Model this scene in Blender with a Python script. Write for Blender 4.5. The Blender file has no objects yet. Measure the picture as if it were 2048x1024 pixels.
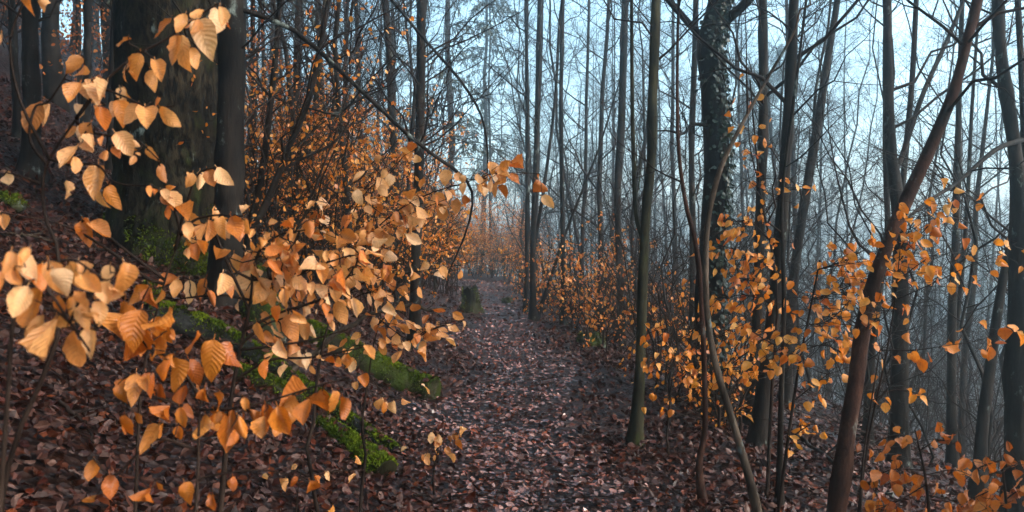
import bpy, math, random
import numpy as np

# ------------------------------------------------------------------ camera, sky, sun, exposure
scene = bpy.context.scene
C = scene.collection
random.seed(4)
FPX = 1707.0            # focal length in photograph pixels (2048 wide)
CAMZ = 1.6
PITCH = math.atan((512 - 470) / FPX)
cd = bpy.data.cameras.new('camera')
cam = bpy.data.objects.new('camera', cd)
C.objects.link(cam)
cd.sensor_width = 36.0
cd.lens = 36.0 * FPX / 2048.0
cd.clip_end = 2000
cd.clip_start = 0.05
cam.location = (0, 0, CAMZ)
cam.rotation_euler = (math.pi / 2 - PITCH, 0, 0)
cd.dof.use_dof = True
cd.dof.focus_distance = 8.0
cd.dof.aperture_fstop = 7.0
scene.camera = cam

SUN_DIR = np.array((0.75, -0.30, 0.62)); SUN_DIR /= np.linalg.norm(SUN_DIR)   # towards the sun
world = bpy.data.worlds.new('World')
scene.world = world
world.use_nodes = True
wn, wl = world.node_tree.nodes, world.node_tree.links
wn.clear()
sky = wn.new('ShaderNodeTexSky')
sky.sky_type = 'NISHITA'
sky.sun_disc = False
sky.sun_elevation = math.asin(SUN_DIR[2])
sky.sun_rotation = math.atan2(SUN_DIR[0], SUN_DIR[1])
sky.dust_density = 2.5
sky.air_density = 1.0
hs = wn.new('ShaderNodeHueSaturation'); hs.inputs['Saturation'].default_value = 0.95; hs.inputs['Hue'].default_value = 0.475
bg = wn.new('ShaderNodeBackground'); bg.inputs['Strength'].default_value = 0.15
wo = wn.new('ShaderNodeOutputWorld')
wl.new(sky.outputs[0], hs.inputs['Color']); wl.new(hs.outputs[0], bg.inputs[0]); wl.new(bg.outputs[0], wo.inputs[0])

sl = bpy.data.lights.new('sun', 'SUN')
sl.energy = 1.35
sl.angle = math.radians(14)
sl.color = (1.0, 0.9, 0.78)
sun = bpy.data.objects.new('sun', sl)
C.objects.link(sun)
from mathutils import Vector, Matrix
sun.rotation_euler = Vector(-SUN_DIR).to_track_quat('-Z', 'Y').to_euler()

vs = scene.view_settings
vs.view_transform = 'Standard'
vs.look = 'None'
vs.exposure = 2.15
vs.gamma = 1.0
cy = scene.cycles
cy.use_denoising = True
cy.denoiser = 'OPENIMAGEDENOISE'
cy.max_bounces = 4
cy.diffuse_bounces = 2
cy.glossy_bounces = 2
cy.transmission_bounces = 4
cy.volume_bounces = 2
cy.volume_max_steps = 64

HAZE_DENSITY = 0.0062

# ------------------------------------------------------------------ helpers
def W(px, py, d):
    """world point seen at photograph pixel (px,py) at depth d"""
    px, py, d = np.broadcast_arrays(np.asarray(px, float), np.asarray(py, float), np.asarray(d, float))
    a = (px - 1024) / FPX; b = (512 - py) / FPX
    cp, sp = math.cos(PITCH), math.sin(PITCH)
    return np.stack([d * a, d * (cp + b * sp), CAMZ + d * (-sp + b * cp)], -1)

def path_centre(y):
    return np.interp(y, [-60, 5, 12, 18, 27, 35, 45, 70, 200], [0.1, 0.1, -0.03, -0.3, -0.8, -2.3, -6, -18, -80])

def softplus(s, w):
    return w * np.logaddexp(0, s / w)

def H(x, y):
    x = np.asarray(x, float); y = np.asarray(y, float)
    t = x - path_centre(y)
    left = 0.56 * softplus(-t - 0.95, 0.28) + 0.32 * softplus(-t - 8.0, 1.0)
    left = 40 * (1 - np.exp(-left / 40))
    right = 0.2 * softplus(t - 1.15, 0.3) + 0.36 * softplus(t - 4.2, 0.8)
    right = 13 * (1 - np.exp(-right / 13))
    off = 1 - np.exp(-(t / 1.3) ** 2)
    bumps = 0.05 * np.sin(1.7 * x + 0.6 * y) + 0.05 * np.sin(0.9 * x - 1.3 * y + 1) + 0.025 * np.sin(3.1 * x + 2.3 * y) \
        + 0.02 * np.sin(4.7 * x - 3.9 * y + 2)
    micro = 0.012 * np.sin(7.3 * x + 1.1 * y) * np.sin(5.9 * y - 2.2 * x) + 0.01 * np.sin(11 * x + 3 * y) * np.sin(9 * y)
    return left - right + bumps * (0.25 + off) + micro

def ground_hit(px, py, dmax=90):
    d = np.linspace(1.0, dmax, 6000)
    p = W(px, py, d)
    below = p[:, 2] <= H(p[:, 0], p[:, 1])
    i = int(np.argmax(below))
    if not below[i]:
        i = len(d) - 1
    return p[i], d[i]

def nrm(v):
    return v / np.maximum(np.linalg.norm(v, axis=-1, keepdims=True), 1e-9)

class MB:
    """collects vertices and faces, builds one mesh"""
    def __init__(self):
        self.v = []; self.f3 = []; self.f4 = []; self.uv = []; self.n = 0; self.has_uv = False
    def add(self, v, f3=None, f4=None, uv=None):
        v = np.asarray(v, float).reshape(-1, 3)
        self.v.append(v)
        if f3 is not None and len(f3): self.f3.append(np.asarray(f3, int).reshape(-1, 3) + self.n)
        if f4 is not None and len(f4): self.f4.append(np.asarray(f4, int).reshape(-1, 4) + self.n)
        if uv is not None: self.has_uv = True; self.uv.append(np.asarray(uv, float).reshape(-1, 2))
        else: self.uv.append(np.zeros((len(v), 2)))
        self.n += len(v)
        return self
    def tubes(self, P, R, s=6, wob=None):
        """P (B,k,3) polylines, R (B,k) radii"""
        P = np.asarray(P, float); R = np.asarray(R, float)
        if P.ndim == 2: P = P[None]; R = R[None]
        B, k, _ = P.shape
        T = nrm(np.gradient(P, axis=1))
        m = nrm(P[:, -1] - P[:, 0])
        ref = np.where(np.abs(m[:, 2:3]) > 0.8, np.array([[1.0, 0.1, 0]]), np.array([[0, 0.1, 1.0]]))
        U = nrm(np.cross(T, np.broadcast_to(ref[:, None], T.shape)))
        V = np.cross(T, U)
        a = np.arange(s) * 2 * math.pi / s
        rr = R[:, :, None] * np.ones(s)
        if wob is not None: rr = rr * wob
        pts = P[:, :, None] + rr[..., None] * (np.cos(a)[:, None] * U[:, :, None] + np.sin(a)[:, None] * V[:, :, None])
        idx = np.arange(B * k * s).reshape(B, k, s)
        a0 = idx[:, :-1]; b0 = np.roll(a0, -1, 2); c0 = idx[:, 1:]; d0 = np.roll(c0, -1, 2)
        return self.add(pts, f4=np.stack([a0, b0, d0, c0], -1))
    def mesh(self, name, mat, smooth=True):
        me = bpy.data.meshes.new(name)
        v = np.concatenate(self.v) if self.v else np.zeros((0, 3))
        f3 = np.concatenate(self.f3) if self.f3 else np.zeros((0, 3), int)
        f4 = np.concatenate(self.f4) if self.f4 else np.zeros((0, 4), int)
        loops = np.concatenate([f3.ravel(), f4.ravel()]).astype(np.int32)
        starts = np.concatenate([np.arange(len(f3)) * 3, len(f3) * 3 + np.arange(len(f4)) * 4]).astype(np.int32)
        me.vertices.add(len(v)); me.vertices.foreach_set('co', v.astype(np.float32).ravel())
        me.loops.add(len(loops)); me.loops.foreach_set('vertex_index', loops)
        me.polygons.add(len(starts)); me.polygons.foreach_set('loop_start', starts)
        if self.has_uv:
            uv = np.concatenate(self.uv)[loops]
            l = me.uv_layers.new(name='UVMap')
            l.data.foreach_set('uv', uv.astype(np.float32).ravel())
        me.update(calc_edges=True)
        me.polygons.foreach_set('use_smooth', np.full(len(starts), smooth, bool))
        for m in (mat if isinstance(mat, (list, tuple)) else [mat]):
            me.materials.append(m)
        me.validate()
        return me
    def obj(self, name, mat, parent=None, smooth=True, kind=None):
        return link(name, self.mesh(name, mat, smooth), parent, kind)

def link(name, data, parent=None, kind=None):
    o = bpy.data.objects.new(name, data)
    C.objects.link(o)
    if parent is not None: o.parent = parent
    if kind: o['kind'] = kind
    return o

def tag(o, label, cat, group=None, kind=None):
    o['label'] = label; o['category'] = cat
    if group: o['group'] = group
    if kind: o['kind'] = kind
    return o

def thing(name, label, cat, loc=(0, 0, 0), rz=0, group=None):
    o = bpy.data.objects.new(name, None)
    C.objects.link(o)
    o.empty_display_size = 0.2
    o.location = loc; o.rotation_euler = (0, 0, rz)
    return tag(o, label, cat, group)

def copy_tree(o, loc, rz, scale, label=None, group=None):
    c = o.copy(); C.objects.link(c)
    c.location = loc; c.rotation_euler = (random.uniform(-.03, .03), random.uniform(-.03, .03), rz)
    c.scale = (scale[0], scale[0], scale[1]) if isinstance(scale, tuple) else (scale,) * 3
    if label: c['label'] = label
    if group: c['group'] = group
    for ch in o.children:
        k = ch.copy(); C.objects.link(k); k.parent = c
    return c

def spline(pts, n):
    """Catmull-Rom through rows of pts, n samples"""
    p = np.asarray(pts, float)
    if len(p) < 3:
        t = np.linspace(0, 1, n)[:, None]
        return p[0] * (1 - t) + p[-1] * t
    q = np.vstack([2 * p[0] - p[1], p, 2 * p[-1] - p[-2]])
    u = np.linspace(0, len(p) - 1 - 1e-6, n)
    i = u.astype(int); t = (u - i)[:, None]
    a, b, c, d = q[i], q[i + 1], q[i + 2], q[i + 3]
    return 0.5 * (2 * b + (c - a) * t + (2 * a - 5 * b + 4 * c - d) * t ** 2 + (3 * b - a - 3 * c + d) * t ** 3)

# ------------------------------------------------------------------ materials
def new_mat(name):
    m = bpy.data.materials.new(name); m.use_nodes = True
    nt = m.node_tree
    p = nt.nodes['Principled BSDF']
    return m, nt.nodes, nt.links, p

def ramp(n, stops, interp='LINEAR'):
    r = n.new('ShaderNodeValToRGB')
    r.color_ramp.interpolation = interp
    e = r.color_ramp.elements
    e[0].position, e[0].color = stops[0][0], (*stops[0][1], 1)
    e[1].position, e[1].color = stops[-1][0], (*stops[-1][1], 1)
    for s, c in stops[1:-1]:
        x = e.new(s); x.color = (*c, 1)
    return r

def mapping(n, l, scale, coord='Object'):
    tc = n.new('ShaderNodeTexCoord'); mp = n.new('ShaderNodeMapping')
    mp.inputs['Scale'].default_value = scale
    l.new(tc.outputs[coord], mp.inputs[0])
    return mp

def noise(n, l, vec, scale, detail=4, rough=0.6):
    t = n.new('ShaderNodeTexNoise')
    t.inputs['Scale'].default_value = scale; t.inputs['Detail'].default_value = detail; t.inputs['Roughness'].default_value = rough
    if vec is not None: l.new(vec.outputs[0], t.inputs['Vector'])
    return t

def mixc(n, l, fac, a, b, blend='MIX'):
    m = n.new('ShaderNodeMix'); m.data_type = 'RGBA'; m.blend_type = blend
    for s, v in ((m.inputs[0], fac), (m.inputs[6], a), (m.inputs[7], b)):
        if hasattr(v, 'is_output'): l.new(v, s)
        elif isinstance(v, (int, float)): s.default_value = v
        else: s.default_value = (*v, 1)
    return m.outputs[2]

def bark(name, c1, c2, moss=0.0, mosscol=(0.035, 0.06, 0.008), scale=1.0, rough=0.62, stretch=0.18, bump=0.6, lichen=0.0, contrast=.18):
    m, n, l, p = new_mat(name)
    mp = mapping(n, l, (1, 1, stretch))
    a = noise(n, l, mp, 22 * scale, 6, 0.7)
    b = noise(n, l, mapping(n, l, (1, 1, 1)), 3.1, 3, 0.5)
    r = ramp(n, [(0.5 - contrast, c1), (0.5 + contrast, c2)])
    l.new(a.outputs[0], r.inputs[0])
    col = r.outputs[0]
    rb = ramp(n, [(0.34, (0.3, 0.3, 0.28)), (0.5, (0.75, 0.75, 0.7)), (0.68, (1.5, 1.45, 1.35))])
    l.new(b.outputs[0], rb.inputs[0])
    col = mixc(n, l, 1.0, col, rb.outputs[0], 'MULTIPLY')
    if lichen:
        c = noise(n, l, mapping(n, l, (1, 1, .6)), 5.5, 5, 0.7)
        rl = ramp(n, [(0.62 - lichen * .2, (0, 0, 0)), (0.72 - lichen * .2, (1, 1, 1))])
        l.new(c.outputs[0], rl.inputs[0])
        col = mixc(n, l, rl.outputs[0], col, (0.16, 0.19, 0.17))
    if moss:
        c = noise(n, l, mapping(n, l, (1, 1, .5)), 4.3, 6, 0.75)
        rm = ramp(n, [(0.66 - moss * .3, (0, 0, 0)), (0.78 - moss * .3, (1, 1, 1))])
        l.new(c.outputs[0], rm.inputs[0])
        col = mixc(n, l, rm.outputs[0], col, mosscol)
    l.new(col, p.inputs['Base Color'])
    p.inputs['Roughness'].default_value = rough
    p.inputs['Specular IOR Level'].default_value = 0.05
    bp = n.new('ShaderNodeBump'); bp.inputs['Strength'].default_value = bump; bp.inputs['Distance'].default_value = 0.02
    l.new(a.outputs[0], bp.inputs['Height']); l.new(bp.outputs[0], p.inputs['Normal'])
    return m

def leaf_mat(name, cols, per='object', veins=True, trans=0.4, rough=0.36, spec=0.5):
    m, n, l, p = new_mat(name)
    if per == 'object':
        rnd = n.new('ShaderNodeObjectInfo').outputs['Random']
    else:
        rnd = n.new('ShaderNodeNewGeometry').outputs['Random Per Island']
    k = len(cols)
    r = ramp(n, [(i / (k - 1), c) for i, c in enumerate(cols)])
    l.new(rnd, r.inputs[0])
    col = r.outputs[0]
    blot = noise(n, l, mapping(n, l, (1, 1, 1)), 4.5 if veins else 30, 4, 0.65)
    rb = ramp(n, [(0.3, (0.5, 0.42, 0.36)), (0.44, (0.95, 0.92, 0.9)), (0.62, (1.1, 1.08, 1.05))])
    l.new(blot.outputs[0], rb.inputs[0])
    col = mixc(n, l, 0.8, col, rb.outputs[0], 'MULTIPLY')
    if veins:
        uv = n.new('ShaderNodeUVMap'); sx = n.new('ShaderNodeSeparateXYZ'); l.new(uv.outputs[0], sx.inputs[0])
        def mth(op, a, b=None):
            q = n.new('ShaderNodeMath'); q.operation = op
            for s, v in zip(q.inputs, (a, b)):
                if v is None: continue
                if hasattr(v, 'is_output'): l.new(v, s)
                else: s.default_value = v
            return q.outputs[0]
        au = mth('ABSOLUTE', mth('SUBTRACT', sx.outputs[0], 0.5))
        ph = mth('SUBTRACT', sx.outputs[1], mth('MULTIPLY', au, 0.62))
        wv = mth('SINE', mth('MULTIPLY', ph, 2 * math.pi * 8.5))
        w01 = mth('ADD', mth('MULTIPLY', wv, 0.5), 0.5)
        vein = mth('POWER', w01, 3.0)
        mid = mth('LESS_THAN', au, 0.016)
        vm = mth('MAXIMUM', mth('MULTIPLY', vein, 0.6), mid)
        col = mixc(n, l, mth('MULTIPLY', vm, 0.38), col, mixc(n, l, 1.0, col, (0.5, 0.36, 0.26), 'MULTIPLY'))
        bp = n.new('ShaderNodeBump'); bp.inputs['Strength'].default_value = 0.45; bp.inputs['Distance'].default_value = 0.002
        l.new(w01, bp.inputs['Height']); l.new(bp.outputs[0], p.inputs['Normal'])
    l.new(col, p.inputs['Base Color'])
    p.inputs['Roughness'].default_value = rough
    p.inputs['Specular IOR Level'].default_value = spec
    if trans:
        tb = n.new('ShaderNodeBsdfTranslucent'); mx = n.new('ShaderNodeMixShader')
        mx.inputs[0].default_value = trans
        sat = mixc(n, l, 1.0, col, (1.0, 0.72, 0.35), 'MULTIPLY')
        l.new(sat, tb.inputs[0])
        l.new(p.outputs[0], mx.inputs[1]); l.new(tb.outputs[0], mx.inputs[2])
        l.new(mx.outputs[0], n['Material Output'].inputs[0])
    return m

PEACH = [(0.72, 0.38, 0.15), (0.66, 0.26, 0.05), (0.75, 0.43, 0.20), (0.62, 0.20, 0.02), (0.72, 0.36, 0.13), (0.40, 0.14, 0.03), (0.56, 0.15, 0.014), (0.75, 0.42, 0.18), (0.78, 0.5, 0.28)]
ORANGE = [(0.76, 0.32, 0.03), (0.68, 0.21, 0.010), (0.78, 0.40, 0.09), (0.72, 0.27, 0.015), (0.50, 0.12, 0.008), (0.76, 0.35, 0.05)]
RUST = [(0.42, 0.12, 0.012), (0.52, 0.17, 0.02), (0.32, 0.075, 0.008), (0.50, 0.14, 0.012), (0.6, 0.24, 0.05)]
M = {}
M['leaf_near'] = leaf_mat('dry_beech_leaf', PEACH)
M['leaf_rust'] = leaf_mat('rust_beech_leaf', RUST)
M['leaf_mid'] = leaf_mat('orange_beech_leaf', ORANGE)
M['foliage'] = leaf_mat('orange_foliage', ORANGE, 'island', veins=False, trans=.5)
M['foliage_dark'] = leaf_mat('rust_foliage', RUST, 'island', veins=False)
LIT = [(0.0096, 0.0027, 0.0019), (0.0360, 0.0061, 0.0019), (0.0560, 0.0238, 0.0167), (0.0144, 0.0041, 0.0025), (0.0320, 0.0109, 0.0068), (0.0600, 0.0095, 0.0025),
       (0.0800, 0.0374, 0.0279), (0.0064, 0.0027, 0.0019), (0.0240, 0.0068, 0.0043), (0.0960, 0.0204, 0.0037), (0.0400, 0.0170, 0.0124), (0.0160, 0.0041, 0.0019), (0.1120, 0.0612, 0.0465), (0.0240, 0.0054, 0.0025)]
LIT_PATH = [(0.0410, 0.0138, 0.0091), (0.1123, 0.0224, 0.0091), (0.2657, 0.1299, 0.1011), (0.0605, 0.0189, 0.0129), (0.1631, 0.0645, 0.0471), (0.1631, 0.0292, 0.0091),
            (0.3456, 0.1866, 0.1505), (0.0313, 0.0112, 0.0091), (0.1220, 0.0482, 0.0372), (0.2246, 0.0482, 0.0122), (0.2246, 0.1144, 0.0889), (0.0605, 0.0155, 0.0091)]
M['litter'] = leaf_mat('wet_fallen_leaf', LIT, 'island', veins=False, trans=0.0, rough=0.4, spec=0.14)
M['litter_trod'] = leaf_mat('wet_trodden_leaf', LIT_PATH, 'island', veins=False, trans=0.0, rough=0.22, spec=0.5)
M['litter_one'] = leaf_mat('wet_fallen_leaf_single', LIT, 'object', veins=True, trans=0.0, rough=0.34, spec=0.2)
M['bark_dark'] = bark('wet_dark_bark', (0.005, 0.004, 0.0035), (0.024, 0.018, 0.015), moss=0.12, mosscol=(0.016, 0.02, 0.008), lichen=0.12)
M['bark_black'] = bark('black_wet_bark', (0.002, 0.002, 0.0018), (0.012, 0.010, 0.009))
M['bark_green'] = bark('algae_bark', (0.012, 0.011, 0.006), (0.04, 0.036, 0.02), moss=0.35, mosscol=(0.022, 0.034, 0.006))
M['bark_big'] = bark('furrowed_mossy_bark', (0.0008, 0.0006, 0.0005), (0.027, 0.021, 0.013), moss=0.38, mosscol=(0.02, 0.025, 0.005), contrast=.07, scale=.9, stretch=0.35, bump=1.0, lichen=0.05)
M['bark_red'] = bark('reddish_bark', (0.016, 0.007, 0.005), (0.065, 0.029, 0.02), stretch=0.5, lichen=0.1)
M['bark_pale'] = bark('pale_smooth_bark', (0.025, 0.017, 0.012), (0.12, 0.085, 0.065), stretch=0.3, lichen=0.1)
M['bark_far'] = bark('grey_bark', (0.008, 0.007, 0.0065), (0.03, 0.025, 0.023), bump=0.2)
M['twig'] = bark('twig_bark', (0.010, 0.006, 0.005), (0.035, 0.022, 0.017), bump=0.1)
M['wood_wet'] = bark('rotten_wood', (0.006, 0.006, 0.006), (0.035, 0.033, 0.032), stretch=1, bump=0.6)
M['wood_mossy'] = bark('mossy_rotten_wood', (0.008, 0.007, 0.005), (0.04, 0.034, 0.022), stretch=1, moss=0.75, mosscol=(0.03, 0.042, 0.006), bump=0.9)
M['stone'] = bark('lichened_stone', (0.02, 0.019, 0.014), (0.07, 0.065, 0.05), stretch=1, moss=0.6, mosscol=(0.03, 0.042, 0.006), lichen=0.3, bump=0.6)
M['needle'] = leaf_mat('spruce_needles', [(0.012, 0.022, 0.012), (0.03, 0.042, 0.016), (0.05, 0.05, 0.02), (0.02, 0.03, 0.015)], 'island', veins=False, trans=0.1, rough=0.6)
M['ivy'] = leaf_mat('ivy_leaf', [(0.006, 0.016, 0.008), (0.01, 0.022, 0.012), (0.016, 0.028, 0.016)], 'island', veins=False, trans=0.1, rough=0.3, spec=0.3)

def moss_mat():
    m, n, l, p = new_mat('moss')
    a = noise(n, l, mapping(n, l, (1, 1, 1)), 60, 5, 0.7)
    b = noise(n, l, mapping(n, l, (1, 1, 1)), 7, 4, 0.6)
    r = ramp(n, [(0.3, (0.015, 0.024, 0.003)), (0.48, (0.065, 0.095, 0.006)), (0.68, (0.16, 0.20, 0.010))])
    l.new(b.outputs[0], r.inputs[0])
    rb = ramp(n, [(0.3, (0.5, 0.5, 0.5)), (0.7, (1.2, 1.2, 1.2))]); l.new(a.outputs[0], rb.inputs[0])
    l.new(mixc(n, l, 1, r.outputs[0], rb.outputs[0], 'MULTIPLY'), p.inputs['Base Color'])
    p.inputs['Roughness'].default_value = 0.9
    p.inputs['Specular IOR Level'].default_value = 0.05
    bp = n.new('ShaderNodeBump'); bp.inputs['Strength'].default_value = 0.9; bp.inputs['Distance'].default_value = 0.01
    l.new(a.outputs[0], bp.inputs['Height']); l.new(bp.outputs[0], p.inputs['Normal'])
    return m
M['moss'] = moss_mat()

def ground_mat(name, path):
    m, n, l, p = new_mat(name)
    mp = mapping(n, l, (1, 1, 1))
    v = n.new('ShaderNodeTexVoronoi'); v.inputs['Scale'].default_value = 22
    l.new(mp.outputs[0], v.inputs['Vector'])
    r = ramp(n, [(0.0, (0.01, 0.005, 0.0035)), (0.25, (0.045, 0.013, 0.006)), (0.45, (0.02, 0.009, 0.006)), (0.65, (0.05, 0.03, 0.025)),
                 (0.8, (0.015, 0.006, 0.004)), (1.0, (0.09, 0.06, 0.05) if path else (0.05, 0.022, 0.013))], 'CONSTANT')
    s = n.new('ShaderNodeSeparateColor'); l.new(v.outputs['Color'], s.inputs[0]); l.new(s.outputs[0], r.inputs[0])
    b = noise(n, l, mp, 0.8, 5, 0.6)
    rb = ramp(n, [(0.35, (0.5, 0.5, 0.5)), (0.65, (1.1, 1.1, 1.1))]); l.new(b.outputs[0], rb.inputs[0])
    l.new(mixc(n, l, 1, r.outputs[0], rb.outputs[0], 'MULTIPLY'), p.inputs['Base Color'])
    p.inputs['Roughness'].default_value = 0.45
    p.inputs['Specular IOR Level'].default_value = 0.1
    bp = n.new('ShaderNodeBump'); bp.inputs['Strength'].default_value = 0.8; bp.inputs['Distance'].default_value = 0.03
    l.new(v.outputs['Distance'], bp.inputs['Height']); l.new(bp.outputs[0], p.inputs['Normal'])
    return m
M['ground'] = ground_mat('leafy_soil', False)
M['path'] = ground_mat('trodden_leafy_soil', True)

# ------------------------------------------------------------------ ground and path
GX0, GX1, GY0, GY1 = -95.0, 175.0, -45.0, 210.0
def axis(lo, hi, fine_lo, fine_hi, step, n):
    a = np.arange(fine_lo, fine_hi, step)
    l = fine_lo - (np.linspace(0, 1, n) ** 2.0)[1:][::-1] * (fine_lo - lo)
    h = fine_hi + (np.linspace(0, 1, n) ** 2.0) * (hi - fine_hi)
    return np.concatenate([l, a, h])
gx = axis(GX0, GX1, -9, 10, 0.14, 40)
gy = axis(GY0, GY1, 1, 26, 0.14, 50)
XX, YY = np.meshgrid(gx, gy)
ZZ = H(XX, YY)
idx = np.arange(XX.size).reshape(XX.shape)
gq = np.stack([idx[:-1, :-1], idx[:-1, 1:], idx[1:, 1:], idx[1:, :-1]], -1)
ground = MB().add(np.stack([XX, YY, ZZ], -1), f4=gq).obj('ground', M['ground'], kind='structure')
py_ = np.concatenate([np.arange(-8, 30, 0.16), np.arange(30, 60, 0.5)])
pu = np.linspace(-1, 1, 11)
edge = 0.72 + 0.12 * np.sin(py_ * 1.3) + 0.07 * np.sin(py_ * 3.7 + 1)
PX = path_centre(py_)[:, None] + pu[None] * edge[:, None]
PYY = np.broadcast_to(py_[:, None], PX.shape)
PZ = H(PX, PYY) + 0.012 - 0.02 * (np.abs(pu)[None] > 0.99)
idx = np.arange(PX.size).reshape(PX.shape)
gq = np.stack([idx[:-1, :-1], idx[:-1, 1:], idx[1:, 1:], idx[1:, :-1]], -1)
path = MB().add(np.stack([PX, PYY, PZ], -1), f4=gq).obj('path', M['path'], kind='structure')

# ------------------------------------------------------------------ leaves
rng = np.random.default_rng(11)
# eight-point leaf: length along +y, folded on the midrib
T8 = np.array([(0, 0), (-.30, .30), (0, .32), (.30, .30), (-.27, .68), (0, .68), (.27, .68), (0, 1.0)])
F3 = np.array([(0, 2, 1), (0, 3, 2), (4, 5, 7), (5, 6, 7)]); F4 = np.array([(1, 2, 5, 4), (2, 3, 6, 5)])
def leaf_batch(mb, pos, L, N, size, rg, curl=0.35, wide=1.0):
    """pos base points, L length directions, N approximate normals, size lengths"""
    n = len(pos)
    L = nrm(L); X = nrm(np.cross(L, N)); Z = np.cross(X, L)
    x = T8[None, :, 0] * rg.uniform(.85, 1.15, (n, 1)) * wide; y = np.broadcast_to(T8[None, :, 1], (n, 8))
    a = rg.uniform(-1.2, 1.8, (n, 1)) * curl * 2; b = rg.normal(0, 1, (n, 1)) * curl; tw = rg.normal(0, .5, (n, 1)) * curl
    z = a * x * x * 1.5 + b * (y ** 2) * .6 + tw * x * y * 1.5 + rg.normal(0, .02, (n, 8))
    v = pos[:, None] + size[:, None, None] * (x[..., None] * X[:, None] + y[..., None] * L[:, None] + z[..., None] * Z[:, None])
    off = (np.arange(n) * 8)[:, None, None]
    mb.add(v, f3=F3[None] + off, f4=F4[None] + off)

def rvec(rg, n):
    return nrm(rg.normal(0, 1, (n, 3)))

EXTRA = []          # (positions, normals) of leaves lodged on logs, rocks and trunk feet
def litter():
    bank, trod = MB(), MB()
    def scatter(n, d0, d1, size, xlo=-0.72, xhi=0.72):
        d = np.sqrt(rng.uniform(d0 ** 2, d1 ** 2, n)); a = rng.uniform(xlo, xhi, n)
        x = d * a; y = d
        t = x - path_centre(y)
        keep = (t < 7)
        x, y, t = x[keep], y[keep], t[keep]
        onp = np.abs(t + .25 * np.sin(y * 1.1)) < .6 + .16 * rng.normal(0, 1, len(t))
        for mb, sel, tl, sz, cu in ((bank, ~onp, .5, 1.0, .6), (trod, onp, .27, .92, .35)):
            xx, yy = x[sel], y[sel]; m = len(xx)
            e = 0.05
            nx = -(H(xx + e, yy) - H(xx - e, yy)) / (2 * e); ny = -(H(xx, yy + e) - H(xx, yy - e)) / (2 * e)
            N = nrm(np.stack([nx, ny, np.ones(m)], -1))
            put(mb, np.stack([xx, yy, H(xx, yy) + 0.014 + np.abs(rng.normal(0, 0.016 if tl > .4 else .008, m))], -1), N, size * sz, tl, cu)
    def put(mb, pos, N, size, tl, cu):
        m = len(pos)
        az = rng.uniform(0, 2 * math.pi, m)
        Ld = np.stack([np.cos(az), np.sin(az), np.zeros(m)], -1)
        N2 = nrm(N + rng.normal(0, tl, (m, 3)))
        Ld = nrm(Ld - N2 * np.sum(Ld * N2, -1, keepdims=True))
        leaf_batch(mb, pos - Ld * size * .5, Ld, N2, rng.uniform(.5, 1.3, m) * size, rng, cu)
    scatter(21000, 2.2, 7.0, 0.055)
    scatter(30000, 7.0, 14.0, 0.062)
    scatter(22000, 14.0, 30.0, 0.085, -0.5, 0.25)
    for pos, N in EXTRA:
        put(bank, pos, N, .055, .35, .5)
    tag(bank.obj('fallen_leaves', M['litter'], kind='stuff', smooth=False), 'dark red-brown fallen beech leaves covering the banks on both sides', 'leaf litter', kind='stuff')
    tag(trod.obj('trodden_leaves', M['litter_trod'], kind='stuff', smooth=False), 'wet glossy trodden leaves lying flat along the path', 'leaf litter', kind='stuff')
    # twigs lying about
    tw = MB(); n = 260
    d = np.sqrt(rng.uniform(3.2 ** 2, 13 ** 2, n)); x = d * rng.uniform(-.6, .5, n); az = rng.uniform(0, 6.28, n); ln = rng.uniform(.1, .5, n)
    q = np.linspace(-.5, .5, 5)
    X = x[:, None] + q * (np.cos(az) * ln)[:, None] + rng.normal(0, .01, (n, 5)); Y = d[:, None] + q * (np.sin(az) * ln)[:, None] + rng.normal(0, .01, (n, 5))
    P = np.stack([X, Y, H(X, Y) + .035], -1)
    tw.tubes(P, np.outer(rng.uniform(.002, .006, n), [1, .9, .8, .65, .4]), 4)
    tag(tw.obj('fallen_twigs', M['twig'], kind='stuff'), 'short dead twigs strewn over the leaf litter', 'twigs', kind='stuff')

def beech_leaf_mesh(name, mat, seed, rows=10, cols=5):
    rg = np.random.default_rng(seed)
    v = np.linspace(0, 1, rows)
    wid = np.interp(v, [0, .12, .35, .55, .8, .93, 1], [.02, .22, .34, .345, .23, .10, .005]) * rg.uniform(.88, 1.12)
    wid[1:-1] *= 1 + rg.uniform(-.10, .07, rows - 2)
    u = np.linspace(-1, 1, cols)
    x = u[None] * wid[:, None] + 0.05 * rg.normal() * np.sin(v * 3)[:, None]
    y = np.broadcast_to(v[:, None], x.shape) - 0.09 * np.abs(u)[None] * np.sin(v * math.pi)[:, None]
    fold = rg.uniform(.05, .9); cl = rg.normal(0, .5); cup = rg.normal(0, .7); tw = rg.normal(0, .9)
    z = fold * np.abs(x) * 1.0 + cl * v[:, None] ** 2 * .7 + cup * x * x * 3 + tw * x * (v[:, None] - .4) + 0.018 * np.sin(v * 25 + rg.uniform(0, 6))[:, None] * np.abs(u)[None] ** 1.5
    z = z + rg.normal(0, .010, z.shape)
    x = x * (1 + rg.normal(0, .12) * np.sign(u)[None]) + rg.normal(0, .10) * (v[:, None] - .3) ** 2 * 1.5
    # tip curl
    z += rg.normal(0, .25) * np.clip(v[:, None] - .7, 0, 1) ** 2 * 3
    i = np.arange(rows * cols).reshape(rows, cols)
    q = np.stack([i[:-1, :-1], i[:-1, 1:], i[1:, 1:], i[1:, :-1]], -1)
    uv = np.stack([np.broadcast_to((u / 2 + .5)[None], x.shape), np.broadcast_to(v[:, None], x.shape)], -1)
    mb = MB().add(np.stack([x, y, z], -1), f4=q, uv=uv)
    # petiole
    mb.add([(-.012, -.16, .0), (.012, -.16, 0), (.012, .03, .0), (-.012, .03, 0)], f4=[(0, 1, 2, 3)], uv=[(.5, 0)] * 4)
    return mb.mesh(name, mat)
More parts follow.
